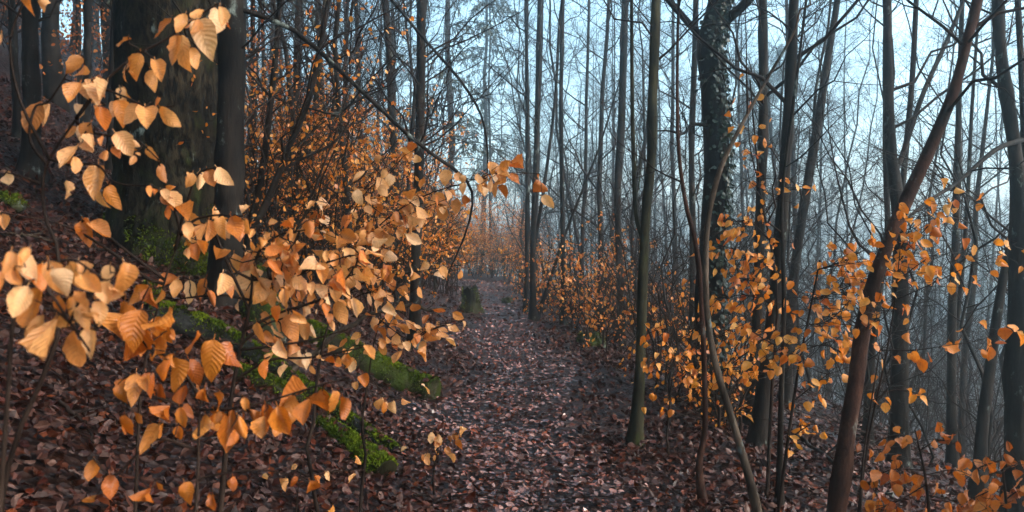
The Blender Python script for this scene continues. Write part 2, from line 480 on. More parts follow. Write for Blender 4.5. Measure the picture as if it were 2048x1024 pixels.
LEAF = {k: [beech_leaf_mesh('beech_leaf', M[k], 100 * j + i) for i in range(24)] for j, k in enumerate(('leaf_near', 'leaf_mid', 'leaf_rust'))}
FALLEN = [beech_leaf_mesh('fallen_leaf', M['litter_one'], 900 + i, 6, 5) for i in range(8)]

def place_leaf(parent, mesh, base, L, N, size, name='leaf', wide=1.0):
    L = nrm(np.asarray(L, float)); X = nrm(np.cross(L, np.asarray(N, float))); Z = np.cross(X, L)
    o = link(name, mesh, parent)
    m = Matrix(((X[0], L[0], Z[0], base[0]), (X[1], L[1], Z[1], base[1]), (X[2], L[2], Z[2], base[2]), (0, 0, 0, 1)))
    pl = parent.matrix_basis.inverted() if parent is not None else Matrix()
    o.matrix_basis = pl @ m @ Matrix.Diagonal((size * wide, size, size, 1))
    return o

# the nearest fallen leaves, one by one
for i in range(280):
    while True:
        d = math.sqrt(random.uniform(3.6 ** 2, 6.6 ** 2)); a = random.uniform(-.58, .5)
        x, y = d * a, d
        if x - float(path_centre(y)) < 2.6: break
    par = path if abs(x - float(path_centre(y))) < .7 else ground
    e = .05
    N = np.array((-(H(x + e, y) - H(x - e, y)) / (2 * e), -(H(x, y + e) - H(x, y - e)) / (2 * e), 1.0))
    N = N / np.linalg.norm(N) + np.array([random.gauss(0, .3) for _ in range(3)])
    az = random.uniform(0, 6.28)
    L = np.array((math.cos(az), math.sin(az), 0)); N = nrm(N); L = nrm(L - N * (L @ N))
    s = random.uniform(.05, .085)
    place_leaf(par, random.choice(FALLEN), np.array((x, y, float(H(x, y)) + .04)) - L * s * .5, L, N, s, 'fallen_leaf')

# ------------------------------------------------------------------ trees
def along(P, t):
    """points and tangents at fractions t (n) of polylines P (B,k,3) -> (B,n,3)"""
    B, k, _ = P.shape
    f = t * (k - 1); i = np.minimum(f.astype(int), k - 2); w = (f - i)[..., None]
    b = np.arange(B)[:, None]
    p0, p1 = P[b, i], P[b, i + 1]
    return p0 * (1 - w) + p1 * w, nrm(p1 - p0)

def sprout(rg, P, R, n, t0, t1, length, k, spread, up, rfac, bend=0.15, flat=0.0, parent_len=True):
    """n children on every polyline of P: returns polylines and radii"""
    B = len(P)
    t = np.sort(rg.uniform(t0, t1, (B, n)), axis=1)
    base, T = along(P, t)
    rb = np.take_along_axis(R, np.minimum((t * (R.shape[1] - 1)).astype(int), R.shape[1] - 1), 1)
    rv = rg.normal(0, 1, (B, n, 3)); rv[..., 2] *= (1 - flat)
    rv = rv - T * np.sum(rv * T, -1, keepdims=True)
    D = nrm(T * (1 - spread) + nrm(rv) * spread + np.array((0, 0, up)))
    Ln = length * rg.uniform(.45, 1.15, (B, n)) * (1.15 - 0.75 * (t - t0) / max(t1 - t0, 1e-6))
    s = np.linspace(0, 1, k)
    bv = rg.normal(0, 1, (B, n, 3)) * bend + np.array((0, 0, up * .8))
    Q = base[:, :, None] + Ln[..., None, None] * (s[:, None] * D[:, :, None] + (s ** 2)[:, None] * bv[:, :, None])
    if k > 3:
        Q[:, :, 1:] += rg.normal(0, .025, (B, n, k - 1, 3)) * Ln[..., None, None]
    r0 = np.maximum(np.minimum(rb * rfac, Ln * .0095 + .001), .0012)
    RR = r0[..., None] * (1 - .78 * s)
    return Q.reshape(B * n, k, 3), RR.reshape(B * n, k)

def crown_mesh(rg, P, R, n1, t0, t1, len1, n2, n3, up=.25, spread=.75, name='crown', mat=None, n4=0):
    mb = MB()
    P1, R1 = sprout(rg, P[None], R[None], n1, t0, t1, len1, 7, spread, up, .5)
    mb.tubes(P1, R1, 4)
    P2, R2 = sprout(rg, P1, R1, n2, .2, .98, len1 * .45, 5, .6, .1, .6, .2)
    mb.tubes(P2, R2, 3)
    P3 = R3 = None
    if n3:
        P3, R3 = sprout(rg, P2, R2, n3, .15, 1, len1 * .2, 3, .6, .05, .7, .2)
        mb.tubes(P3, R3, 3)
    if n4:
        P4, R4 = sprout(rg, P3, R3, n4, .2, 1, len1 * .1, 3, .6, .05, .8, .2)
        mb.tubes(P4, R4, 3)
    return mb, (P1, P2, P3)

def trunk_mesh(P, R, s=10, rg=None, flare=True):
    wob = None
    if rg is not None:
        k = len(P); a = np.arange(s)
        wob = 1 + .09 * rg.normal(0, 1, (1, k, s))
        wob = (wob + np.roll(wob, 1, 1) + np.roll(wob, -1, 1)) / 3
    return MB().tubes(P, R, s, wob)

def proto_tree(seed, height, r, n1, t0, len1, n2, n3, wob=.15, name='bare_tree', mat='bark_far', lean=0.03, n4=0):
    rg = np.random.default_rng(seed)
    k = 14
    s = np.linspace(0, 1, k)
    dx = np.cumsum(rg.normal(0, wob / k ** .5, (k, 2)), 0); dx -= dx[0]
    P = np.column_stack([dx[:, 0] + rg.normal(0, lean) * height * s, dx[:, 1] + rg.normal(0, lean) * height * s, s * height - .3])
    R = r * (1 - .8 * s) * (1 + .5 * np.exp(-s * 40))
    root = thing(name, 'bare tree', 'tree')
    trunk_mesh(P, R, 8, rg).obj('trunk', M[mat], root)
    cm, _ = crown_mesh(rg, P, R, n1, t0, .98, len1, n2, n3, n4=n4)
    cm.obj('crown', M['twig'], root, kind='stuff')
    return root

FAR = (0, -30, -200)
protos = [proto_tree(i, random.uniform(14, 19), random.uniform(.042, .075), 34, .12, 2.6, 9, 7) for i in range(6)]
leaners = [proto_tree(40 + i, random.uniform(8, 11), random.uniform(.026, .045), 32, .08, 1.9, 8, 6, wob=.5, lean=.1) for i in range(5)]
saplings = [proto_tree(60 + i, random.uniform(3.2, 5.5), random.uniform(.013, .02), 26, .08, 1.3, 7, 5, wob=.5, lean=.16, name='bare_sapling') for i in range(6)]

def brush_proto(seed):
    """multi-stemmed bare undergrowth shrub"""
    rg = np.random.default_rng(seed)
    root = thing('bare_shrub', 'bare shrub', 'shrub')
    n = 9
    s = np.linspace(0, 1, 7)
    az = rg.uniform(0, 6.28, n); ln = rg.uniform(1.2, 3.0, n); out = rg.uniform(.15, .7, n)
    P = np.stack([np.cos(az)[:, None] * (.1 + out[:, None] * ln[:, None] * s ** 1.4), np.sin(az)[:, None] * (.1 + out[:, None] * ln[:, None] * s ** 1.4), ln[:, None] * s * np.ones((n, 1)) - .1], -1)
    P[:, 1:] += rg.normal(0, .05, (n, 6, 3))
    R = np.outer(rg.uniform(.006, .014, n), 1 - .75 * s)
    mb = MB().tubes(P, R, 4)
    mb.obj('stem', M['twig'], root)
    c = MB()
    P2, R2 = sprout(rg, P, R, 9, .1, 1, .7, 4, .6, .2, .6); c.tubes(P2, R2, 3)
    P3, R3 = sprout(rg, P2, R2, 5, .2, 1, .3, 3, .6, .1, .7); c.tubes(P3, R3, 3)
    c.obj('crown', M['twig'], root, kind='stuff')
    return root
brushes = [brush_proto(80 + i) for i in range(5)]

def beech_shrub_proto(seed, height, nstem, leaves, mat='foliage', lsize=.06, low=.25, airy=.62):
    rg = np.random.default_rng(seed)
    root = thing('beech_shrub', 'beech shrub', 'shrub')
    s = np.linspace(0, 1, 8)
    n = nstem
    az = rg.uniform(0, 6.28, n); ln = rg.uniform(.6, 1.1, n) * height; out = rg.uniform(.05, .5, n)
    P = np.stack([np.cos(az)[:, None] * (.12 + out[:, None] * ln[:, None] * s ** 1.6), np.sin(az)[:, None] * (.12 + out[:, None] * ln[:, None] * s ** 1.6), ln[:, None] * s * np.ones((n, 1)) - .1], -1)
    P[:, 1:] += rg.normal(0, .035 * height / 2, (n, 7, 3))
    R = np.outer(rg.uniform(.008, .02, n), 1 - .8 * s)
    for q in range(n):
        MB().tubes(P[q], R[q], 5).obj('stem', M['twig'], root)
    c = MB()
    P2, R2 = sprout(rg, P, R, 12, low, 1, .42 * height, 6, .75, .08, .5, .15, .5); c.tubes(P2, R2, 3)
    P3, R3 = sprout(rg, P2, R2, 5, .2, 1, .17 * height, 4, .6, .0, .7, .2, .5); c.tubes(P3, R3, 3)
    c.obj('branches', M['twig'], root, kind='stuff')
    f = MB()
    per = max(1, leaves // len(P3))
    t = rg.uniform(.1, 1, (len(P3), per))
    base, T = along(P3, t)
    base = base.reshape(-1, 3); T = T.reshape(-1, 3); m = len(base)
    keep = (rg.random(m) < .85) & np.repeat(rg.random(len(P3)) < airy, per)
    base, T = base[keep], T[keep]; m = len(base)
    L = nrm(T * .5 + rvec(rg, m) * .7 + np.array((0, 0, -.75)))
    N = rvec(rg, m) + np.array((0, 0, .7))
    leaf_batch(f, base, L, N, rg.uniform(.65, 1.2, m) * lsize, rg, .3)
    f.obj('foliage', M[mat], root, kind='stuff')
    return root
beeches = [beech_shrub_proto(120 + i, random.uniform(2.2, 3.4), random.randint(5, 8), random.randint(1300, 1800), lsize=.056) for i in range(5)]
beeches_low = [beech_shrub_proto(140 + i, random.uniform(1.1, 1.6), random.randint(3, 5), random.randint(500, 700), low=.1, airy=.5, lsize=.052) for i in range(4)]
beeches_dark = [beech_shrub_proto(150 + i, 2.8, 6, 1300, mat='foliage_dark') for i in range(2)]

def conifer_proto(seed, height, r, t0, n1=80, len1=2.6, sprays=14):
    rg = np.random.default_rng(seed)
    root = thing('spruce_tree', 'spruce', 'tree')
    k = 14; s = np.linspace(0, 1, k)
    P = np.column_stack([rg.normal(0, .05, k), rg.normal(0, .05, k), s * height - .4])
    R = r * (1 - .93 * s) * (1 + .6 * np.exp(-s * 45))
    trunk_mesh(P, R, 10, rg).obj('trunk', M['bark_far'], root)
    B = MB(); F = MB()
    t = np.sort(rg.uniform(t0, .99, n1)); az = rg.uniform(0, 6.28, n1)
    Ln = len1 * (1.12 - t) / (1.12 - t0) * rg.uniform(.7, 1.15, n1) + .2
    q = np.linspace(0, 1, 6)
    D = np.stack([np.cos(az), np.sin(az), np.full(n1, .05)], -1)
    Q = np.stack([np.zeros(n1), np.zeros(n1), t * height - .4], -1)[:, None] + Ln[:, None, None] * (q[:, None] * D[:, None] + (np.sin(q * 2.6) * .1 - q ** 2 * .38)[:, None] * np.array((0, 0, 1.0)))
    B.tubes(Q, np.outer(.008 + Ln * .008, 1 - .8 * q), 4)
    P2, R2 = sprout(rg, Q, np.outer(np.full(n1, .01), 1 - .8 * q), sprays, .1, 1, .8, 4, .55, -.3, .6, .1, .6)
    B.tubes(P2, R2, 3)
    B.obj('branches', M['twig'], root, kind='stuff')
    per = 9
    tt = rg.uniform(0, 1, (len(P2), per)); base, T = along(P2, tt)
    base = base.reshape(-1, 3); T = T.reshape(-1, 3); m = len(base)
    leaf_batch(F, base, nrm(T + rvec(rg, m) * .8 + np.array((0, 0, -.3))), rvec(rg, m), rg.uniform(.12, .28, m), rg, .2, .32)
    F.obj('crown', M['needle'], root, kind='stuff')
    return root
spruces = [conifer_proto(170 + i, random.uniform(18, 23), .15, .22) for i in range(3)]

used = set()
def place(pool, x, y, label, group, scale=1.0, name=None, rz=None):
    src = random.choice(pool)
    z = float(H(x, y))
    rz = random.uniform(0, 6.28) if rz is None else rz
    o = copy_tree(src, (x, y, z), rz, scale, label, group)
    return o

# ------------------------------------------------------------------ traced trees of the photograph
def traced(name, label, pix, widths, mat, base=None, depth=None, ext=6.0, n1=14, t0=.45, len1=1.6, n2=5, n3=4, sides=10,
           limbs=(), seed=0, dtop=0.0, flare=.8, cat='tree', k=26, crown_up=.25, n4=0):
    """pix: list of (px,py) from the ground upwards; widths in px at each"""
    rg = np.random.default_rng(1000 + seed)
    if depth is None:
        _, depth = ground_hit(*pix[0])
    pp = np.column_stack([np.asarray(pix, float), np.asarray(widths, float)])
    sp = spline(pp, k)
    dd = depth + dtop * np.linspace(0, 1, k)
    P = W(sp[:, 0], sp[:, 1], dd)
    R = sp[:, 2] / 2 / FPX * dd
    # down into the ground
    d0 = nrm(P[0] - P[1]); d0 = nrm(d0 * np.array((.5, .5, 1)) + np.array((0, 0, -.4)))
    low = []
    q = P[0].copy()
    for _ in range(60):
        if q[2] < H(q[0], q[1]) - .12: break
        q = q + d0 * .1; low.append(q.copy())
    if low:
        low = np.array(low)[::-1]; g = 1 + 0.3 * np.linspace(1, 0, len(low))
        P = np.vstack([low, P]); R = np.concatenate([R[0] * g, R])
    else:
        P = np.vstack([P[0] + np.array((0, 0, -.15)), P]); R = np.concatenate([R[:1] * 1.1, R])
    hg = P[:, 2] - H(P[:, 0], P[:, 1])
    R = R * (1 + flare * np.exp(-np.maximum(hg, 0) / .2))
    for _ in range(3):      # knots and swellings
        R = R * (1 + rg.uniform(.08, .22) * np.exp(-((np.arange(len(R)) - rg.uniform(3, len(R))) / .9) ** 2))
    ivis = len(P)
    if ext > 0:
        d1 = nrm(P[-1] - P[-4]); m = 12
        s = np.linspace(0, 1, m + 1)[1:]
        up = nrm(d1 + np.array((0, 0, .6)))
        E = P[-1] + ext * (s[:, None] * d1 * (1 - s[:, None] * .5) + (s ** 2)[:, None] * .5 * up) + np.cumsum(rg.normal(0, .03, (m, 3)), 0)
        P = np.vstack([P, E]); R = np.concatenate([R, R[-1] * (1 - .85 * s)])
    org = P[0].copy(); org[2] = H(org[0], org[1])
    if depth < 15:      # leaves drifted against the foot
        m = 34; az = rg.uniform(0, 6.28, m); i0 = int(np.argmin(np.abs(P[:, 2] - H(P[:, 0], P[:, 1])))); rr = R[i0] * rg.uniform(1.0, 1.5, m) + rg.uniform(0, .10, m)
        fx = P[i0, 0] + rr * np.cos(az); fy = P[i0, 1] + rr * np.sin(az)
        EXTRA.append((np.stack([fx, fy, H(fx, fy) + rg.uniform(.02, .07, m)], -1), nrm(np.stack([np.cos(az), np.sin(az), np.full(m, 1.2)], -1))))
    root = thing(name, label, cat, tuple(org))
    trunk_mesh(P - org, R, sides, rg).obj('trunk', M[mat], root)
    for lp, lw, ld0, ld1 in limbs:
        q = spline(np.column_stack([np.asarray(lp, float), np.asarray(lw, float)]), 16)
        ld = np.linspace(depth + ld0, depth + ld1, 16)
        LP = W(q[:, 0], q[:, 1], ld) - org; LR = q[:, 2] / 2 / FPX * ld
        lm = MB().tubes(LP, LR, 7)
        P2, R2 = sprout(rg, LP[None], LR[None], 8, .2, 1, .7, 5, .55, .2, .5); lm.tubes(P2, R2, 4)
        P3, R3 = sprout(rg, P2, R2, 5, .2, 1, .3, 3, .55, .1, .7); lm.tubes(P3, R3, 3)
        lm.obj('branch', M[mat], root)
    if n1:
        cm, _ = crown_mesh(rg, P - org, R, n1, t0, .98, len1, n2, n3, up=crown_up, n4=n4)
        cm.obj('crown', M['twig'], root, kind='stuff')
    return root, P, R, depth

# the big mossy trunk (left) with its evergreen crown out of frame
def big_tree():
    rg = np.random.default_rng(5)
    _, d = ground_hit(345, 525)
    c = W(338, 525, d); base = np.array((c[0], c[1], float(H(c[0], c[1]))))
    root = thing('spruce_tree', 'thick furrowed trunk with moss spreading over its root flare, behind the pale leaves', 'tree', tuple(base))
    k, s = 60, 48
    zz = np.concatenate([np.linspace(-.5, 3.2, 40), np.linspace(3.4, 20, 20)])
    r0 = 97 / FPX * d
    a = np.arange(s) * 2 * math.pi / s
    R = r0 * np.interp(zz, [-1, 0, .3, .8, 3, 20], [1.75, 1.35, 1.12, 1.03, 1.0, .2])
    root_l = .5 * np.maximum(0, np.cos(a - 3.3)) ** 6 + .4 * np.maximum(0, np.cos(a - 4.9)) ** 8 + .35 * np.maximum(0, np.cos(a - .2)) ** 8 + .3 * np.maximum(0, np.cos(a - 1.7)) ** 6
    rad = R[:, None] * (1 + root_l[None] * np.exp(-np.maximum(zz + .1, 0) / .32)[:, None] * 1.0)
    rad *= 1 + .02 * rg.normal(0, 1, (k, s)) + .022 * np.sin(a * 19 + .8 * np.sin(zz * 4)[:, None] * 3)
    V = np.stack([rad * np.cos(a), rad * np.sin(a), np.broadcast_to(zz[:, None], rad.shape)], -1)
    V[..., 0] += .01 * zz[:, None]
    i = np.arange(k * s).reshape(k, s)
    q = np.stack([i[:-1], np.roll(i[:-1], -1, 1), np.roll(i[1:], -1, 1), i[1:]], -1)
    body = MB().add(V, f4=q).obj('trunk', M['bark_big'], root)
    # moss on the flare: fuzz of small blades
    mb = MB(); n = 9000
    zi = np.abs(rg.normal(0, .28, n)); ai = rg.uniform(math.pi * .85, math.pi * 2.1, n)
    patch = np.sin(ai * 5 + zi * 7) + np.sin(zi * 13 + ai * 2) * .7 - zi * 3.0 + 1.0
    ok = patch > 0; zi, ai = zi[ok] - .12, ai[ok]
    ri = np.interp(zi, zz, R) * (1 + np.interp(ai % (2 * math.pi), np.append(a, 2 * math.pi), np.append(root_l, root_l[0])) * np.exp(-np.maximum(zi + .1, 0) / .32))
    pos = np.stack([ri * np.cos(ai) + .01 * zi, ri * np.sin(ai), zi], -1)
    out = np.stack([np.cos(ai), np.sin(ai), np.full(len(ai), .4)], -1)
    leaf_batch(mb, pos, out + rvec(rg, len(ai)) * .8, rvec(rg, len(ai)), rg.uniform(.015, .04, len(ai)), rg, .3, .7)
    mb.obj('moss', M['moss'], body, kind='stuff')
    # crown high above the frame
    F = MB(); B = MB()
    n1 = 90; t = np.sort(rg.uniform(6, 20, n1)); az = rg.uniform(0, 6.28, n1); Ln = 4.2 * (22 - t) / 16 + .3
    qq = np.linspace(0, 1, 6); D = np.stack([np.cos(az), np.sin(az), np.full(n1, .05)], -1)
    Q = np.stack([np.zeros(n1), np.zeros(n1), t], -1)[:, None] + Ln[:, None, None] * (qq[:, None] * D[:, None] + (-qq ** 2 * .3)[:, None] * np.array((0, 0, 1.)))
    B.tubes(Q, np.outer(.01 + Ln * .01, 1 - .8 * qq), 4)
    P2, R2 = sprout(rg, Q, np.outer(np.full(n1, .012), 1 - .8 * qq), 16, .1, 1, 1.0, 4, .55, -.3, .6, .1, .6); B.tubes(P2, R2, 3)
    B.obj('branches', M['twig'], root, kind='stuff')
    base2, T = along(P2, rg.uniform(0, 1, (len(P2), 10))); base2 = base2.reshape(-1, 3); T = T.reshape(-1, 3); m = len(base2)
    leaf_batch(F, base2, nrm(T + rvec(rg, m) * .8 + np.array((0, 0, -.3))), rvec(rg, m), rg.uniform(.2, .38, m), rg, .2, .4)
    F.obj('crown', M['needle'], root, kind='stuff')
big_tree()

TR = []
def T(*a, **k):
    r = traced(*a, seed=len(TR) + 1, **k); TR.append(r); return r
T('beech_tree', 'smooth dark trunk standing close beside the thick mossy trunk', [(452, 560), (455, 430), (462, 200), (463, 0)], [62, 56, 52, 50], 'bark_dark', ext=9, t0=.35, n1=16,
  depth=ground_hit(345, 525)[1] - 1.0,
  limbs=[([(486, 20), (590, 62), (700, 160), (830, 282), (925, 352), (945, 400), (930, 470), (890, 560)], [11, 10, 9, 8, 7, 5, 4, 2], 0, 1.5)])
T('beech_tree', 'straight dark trunk rising from the leafy bank above the mossy stump', [(832, 500), (838, 330), (842, 150), (843, 0)], [20, 19, 19, 18], 'bark_dark', ext=9, depth=11.0,
  limbs=[([(775, -10), (850, 80), (920, 160), (962, 230), (975, 300), (974, 360)], [6, 6, 6, 5, 4, 2], -.8, -.4)])
T('beech_tree', 'dark leaning stem among orange shrubs, branching to both sides', [(500, 470), (535, 400), (580, 290), (620, 190), (650, 40), (660, -10)], [16, 14, 12, 11, 10, 9], 'bark_dark', ext=5, depth=8.5, t0=.3,
  limbs=[([(560, 330), (640, 250), (720, 200), (800, 160)], [4, 4, 3, 2], 0, .5), ([(610, 215), (680, 225), (735, 165), (790, 110)], [4, 4, 3, 2], 0, -.3)])
T('beech_tree', 'slim dark stem at the edge of the shrubs, next to the leaning stem', [(500, 450), (520, 370), (540, 220), (556, 60), (560, -10)], [15, 14, 12, 11, 10], 'bark_dark', ext=5, depth=9.0, t0=.3)
T('beech_tree', 'thin greenish trunk in orange shrubs with a curved foot', [(600, 340), (612, 290), (632, 200), (640, 100), (652, -10)], [11, 11, 10, 10, 9], 'bark_green', ext=6, depth=13.0, t0=.4)
T('beech_tree', 'dark double stemmed trunk far back above the orange shrubs', [(790, 330), (782, 200), (778, 100), (770, -10)], [15, 15, 14, 14], 'bark_dark', ext=7, depth=15.0)
# path edge, right
T('beech_tree', 'first slim trunk of the clump where the path narrows', [(1052, 625), (1055, 450), (1055, 250), (1053, 100), (1053, -10)], [9, 9, 9, 8, 8], 'bark_dark', ext=8, t0=.4)
T('beech_tree', 'thicker dark trunk in the clump where the path narrows', [(1066, 640), (1066, 500), (1071, 350), (1075, 200), (1080, -10)], [13, 12, 11, 10, 9], 'bark_dark', ext=8, t0=.4,
  limbs=[([(1068, 500), (1090, 360), (1110, 200), (1118, 60), (1125, -10)], [7, 7, 6, 6, 5], 0, .3)])
T('beech_tree', 'leaning dark stem fanning out from the clump where the path narrows', [(1073, 640), (1100, 560), (1130, 470), (1165, 380), (1200, 290), (1240, 160)], [8, 7, 6, 5, 4, 3], 'bark_dark', ext=2, t0=.3, len1=1.0)
T('beech_tree', 'slim dark wavy trunk past the narrow clump, beside the path', [(1128, 650), (1126, 500), (1124, 350), (1122, 200), (1124, 80), (1126, -10)], [11, 10, 9, 8, 8, 8], 'bark_dark', ext=8, t0=.4)
T('beech_tree', 'dark bowed trunk with a kink, just behind the mossy-footed stem', [(1240, 690), (1242, 600), (1237, 480), (1235, 380), (1241, 280), (1247, 120), (1250, -10)], [17, 16, 14, 14, 15, 14, 13], 'bark_dark', ext=8, t0=.4)
T('beech_tree', 'olive green young trunk with mossy foot standing on the path edge', [(1270, 893), (1278, 780), (1283, 640), (1287, 520), (1292, 420), (1303, 310), (1305, 200), (1309, 80), (1312, -10)], [23, 21, 20, 20, 19, 19, 19, 18, 17], 'bark_green', ext=6, t0=.5,
  limbs=[([(1286, 480), (1272, 430), (1267, 320), (1264, 180), (1263, -10)], [9, 9, 9, 8, 7], 0, .2)])
T('beech_tree', 'slim straight trunk left of the ivy covered tree', [(1385, 620), (1386, 500), (1383, 300), (1390, 100), (1392, -10)], [13, 13, 12, 12, 11], 'bark_dark', ext=8, depth=12.5, t0=.4)
IVY = T('oak_tree', 'thick black ivy covered trunk forking at the top of the slope edge', [(1416, 765), (1417, 640), (1424, 500), (1430, 400), (1432, 280), (1424, 170), (1417, 95), (1430, 30), (1438, -10)], [60, 54, 52, 50, 48, 46, 50, 40, 37], 'bark_black', ext=7, t0=.75, sides=16, flare=.4, depth=8.6,
  limbs=[([(1410, 80), (1385, 55), (1350, 15), (1325, -15)], [20, 15, 14, 13], 0, .2), ([(1438, 55), (1465, 30), (1490, 8), (1510, -15)], [22, 20, 19, 18], 0, -.2),
         ([(1412, 250), (1385, 250), (1365, 268), (1340, 262), (1300, 262)], [9, 7, 6, 4, 2], -.1, -.6)])
T('beech_tree', 'pale bare curved stem bending down in front of the ivy covered trunk', [(1515, 1024), (1500, 960), (1468, 850), (1434, 740), (1416, 640), (1411, 540), (1416, 440), (1438, 345), (1475, 265), (1530, 165), (1585, 70), (1600, 20)], [17, 16, 15, 14, 13, 12, 11, 10, 8, 6, 5, 4], 'bark_pale', ext=.6, depth=4.2, n1=5, t0=.5, len1=.6, n2=3, n3=2, flare=.2, k=40)
T('beech_tree', 'thin brown crooked stem crossing below the ivy covered trunk', [(1405, 1000), (1398, 930), (1410, 850), (1407, 700), (1400, 560), (1390, 480), (1370, 400), (1356, 280), (1355, 100), (1358, -10)], [13, 12, 11, 11, 10, 9, 8, 7, 6, 5], 'bark_red', ext=2, n1=6, t0=.5, len1=.8, depth=5.0, k=40)
T('beech_tree', 'dark trunk between the ivy covered tree and the two crossing stems', [(1500, 880), (1508, 760), (1516, 600), (1520, 450), (1527, 250), (1526, 100), (1525, -10)], [24, 22, 20, 19, 18, 17, 17], 'bark_dark', ext=8, t0=.45, depth=8.2)
T('beech_tree', 'tall dark trunk with orange leaves hanging around its foot', [(1505, 1010), (1518, 880), (1530, 760), (1548, 620), (1560, 480), (1568, 370), (1576, 240), (1583, 110), (1588, -10)], [36, 33, 30, 28, 25, 23, 21, 20, 19], 'bark_dark', ext=8, t0=.5, depth=6.6)
T('beech_tree', 'thin straight stem in front of the tall dark trunk', [(1560, 900), (1563, 760), (1568, 600), (1563, 430), (1570, 330), (1590, 180), (1610, 20), (1612, -10)], [11, 10, 9, 8, 7, 6, 5, 4], 'bark_dark', ext=2, n1=8, t0=.3, len1=.9, depth=5.2)
T('beech_tree', 'curved two-stemmed trunk leaning toward the bright gap in the fog', [(1575, 700), (1590, 540), (1610, 400), (1632, 270), (1650, 150), (1668, 40), (1676, -10)], [20, 19, 18, 17, 15, 13, 12], 'bark_dark', ext=7, t0=.35, depth=10.5,
  limbs=[([(1625, 320), (1632, 180), (1655, 60), (1662, -10)], [7, 6, 5, 5], 0, .4)])
RED = T('beech_tree', 'thick reddish brown trunk leaning across the slope', [(1672, 1030), (1690, 900), (1712, 760), (1722, 680), (1745, 575), (1780, 475), (1820, 385), (1870, 275), (1908, 180), (1935, 80), (1957, -10)], [35, 33, 31, 30, 29, 28, 26, 24, 22, 20, 19], 'bark_red', ext=3, n1=9, t0=.6, len1=1.2, depth=4.4, k=40, flare=.2)
T('beech_tree', 'dark forked trunk behind the reddish leaning one', [(1798, 890), (1800, 760), (1802, 600), (1800, 470), (1792, 380), (1782, 300), (1776, 180), (1775, 60), (1774, -10)], [34, 32, 30, 28, 26, 22, 19, 17, 16], 'bark_dark', ext=7, t0=.45, depth=8.0, sides=12,
  limbs=[([(1790, 345), (1808, 300), (1845, 190), (1890, 90), (1932, -10)], [12, 11, 10, 9, 8], 0, .6), ([(1800, 420), (1812, 300), (1825, 150), (1833, -10)], [13, 12, 11, 10], .1, .8)])
T('beech_tree', 'dark trunk at the frame edge, forking low into two', [(2036, 900), (2038, 700), (2042, 480), (2034, 340), (2018, 220), (2002, 110), (1994, -10)], [48, 46, 44, 28, 25, 23, 22], 'bark_dark', ext=6, depth=6.2, t0=.5,
  limbs=[([(2046, 440), (2050, 300), (2044, 150), (2035, -10)], [24, 16, 13, 12], 0, .1), ([(2044, 280), (1990, 300), (1915, 365), (1860, 400), (1800, 450), (1740, 520)], [11, 10, 8, 7, 5, 3], 0, -1.4)])
T('beech_tree', 'slim dark trunk leaning from the thicket toward the frame edge', [(1955, 985), (1965, 850), (1985, 700), (2002, 580), (2022, 480), (2032, 380)], [26, 23, 20, 17, 15, 12], 'bark_dark', ext=5, depth=7.5, t0=.4)
T('beech_tree', 'slim twin stem with a straight partner, left of the leaning thicket trunk', [(1905, 960), (1903, 800), (1905, 600), (1912, 450), (1918, 200), (1925, -10)], [20, 18, 16, 14, 11, 9], 'bark_dark', ext=6, depth=9.0, t0=.35,
  limbs=[([(1908, 700), (1925, 540), (1935, 400), (1945, 200), (1960, -10)], [10, 9, 8, 7, 5], .1, .5)])
T('beech_tree', 'slim wavy stem between the forked trunk and the twin stem', [(1925, 800), (1930, 700), (1948, 560), (1952, 420), (1965, 300), (1985, 120)], [13, 12, 11, 10, 8, 6], 'bark_dark', ext=5, depth=12.0, t0=.35)
T('beech_tree', 'slim dark trunk behind the foot of the reddish leaning one', [(1735, 890), (1740, 740), (1762, 560), (1775, 470), (1770, 300)], [17, 16, 14, 12, 10], 'bark_dark', ext=5, depth=9.5, t0=.35)
# far left dark
T('beech_tree', 'pale speckled slim trunk in the gloom behind the thick mossy trunk', [(222, 330), (225, 200), (228, 80), (232, -10)], [17, 16, 15, 14], 'bark_far', ext=8, depth=12, t0=.4)
T('beech_tree', 'dark trunk in the gloomy upper corner beside a mossy patch', [(62, 270), (62, 150), (60, 60), (62, -10)], [34, 32, 30, 28], 'bark_dark', ext=9, depth=9, t0=.5)
T('beech_tree', 'thin dark trunk at the gloomy frame edge', [(36, 240), (28, 120), (22, -10)], [16, 15, 14], 'bark_dark', ext=8, depth=10, t0=.5)

# ivy on the black trunk
def ivy():
    rg = np.random.default_rng(77)
    _, P, R, d = IVY
    n = 1500
    m = P[:, 2] < W(1430, -30, d)[2]
    P = P[m]; R = R[m]
    org = P[0].copy(); org[2] = H(org[0], org[1])
    root = thing('ivy', 'dark glossy ivy climbing the thick black forked trunk', 'ivy', tuple(org))
    f = rg.uniform(.12, .99, n) * (len(P) - 1); i = f.astype(int); w = (f - i)[:, None]
    c = P[i] * (1 - w) + P[np.minimum(i + 1, len(P) - 1)] * w; r = R[i]
    az = rg.normal(-.5, .85, n)
    o = np.stack([np.cos(az), np.sin(az), np.zeros(n)], -1)
    pos = c + o * (r + rg.uniform(.0, .05, n))[:, None] - org
    F = MB(); leaf_batch(F, pos, np.array((0, 0, -1.)) + rvec(rg, n) * .6 + o * .3, o + rvec(rg, n) * .5, rg.uniform(.03, .062, n), rg, .25, 1.5)
    F.obj('foliage', M['ivy'], root, kind='stuff')
    for a0 in (-.9, -.2, .4):
        k = len(P); aa = a0 + .35 * np.sin(np.linspace(0, 9, k) + a0)
        o = np.stack([np.cos(aa), np.sin(aa), np.zeros(k)], -1)
        MB().tubes(P + o * (R + .006)[:, None] - org, np.full(k, .007), 5).obj('stem', M['twig'], root)
ivy()

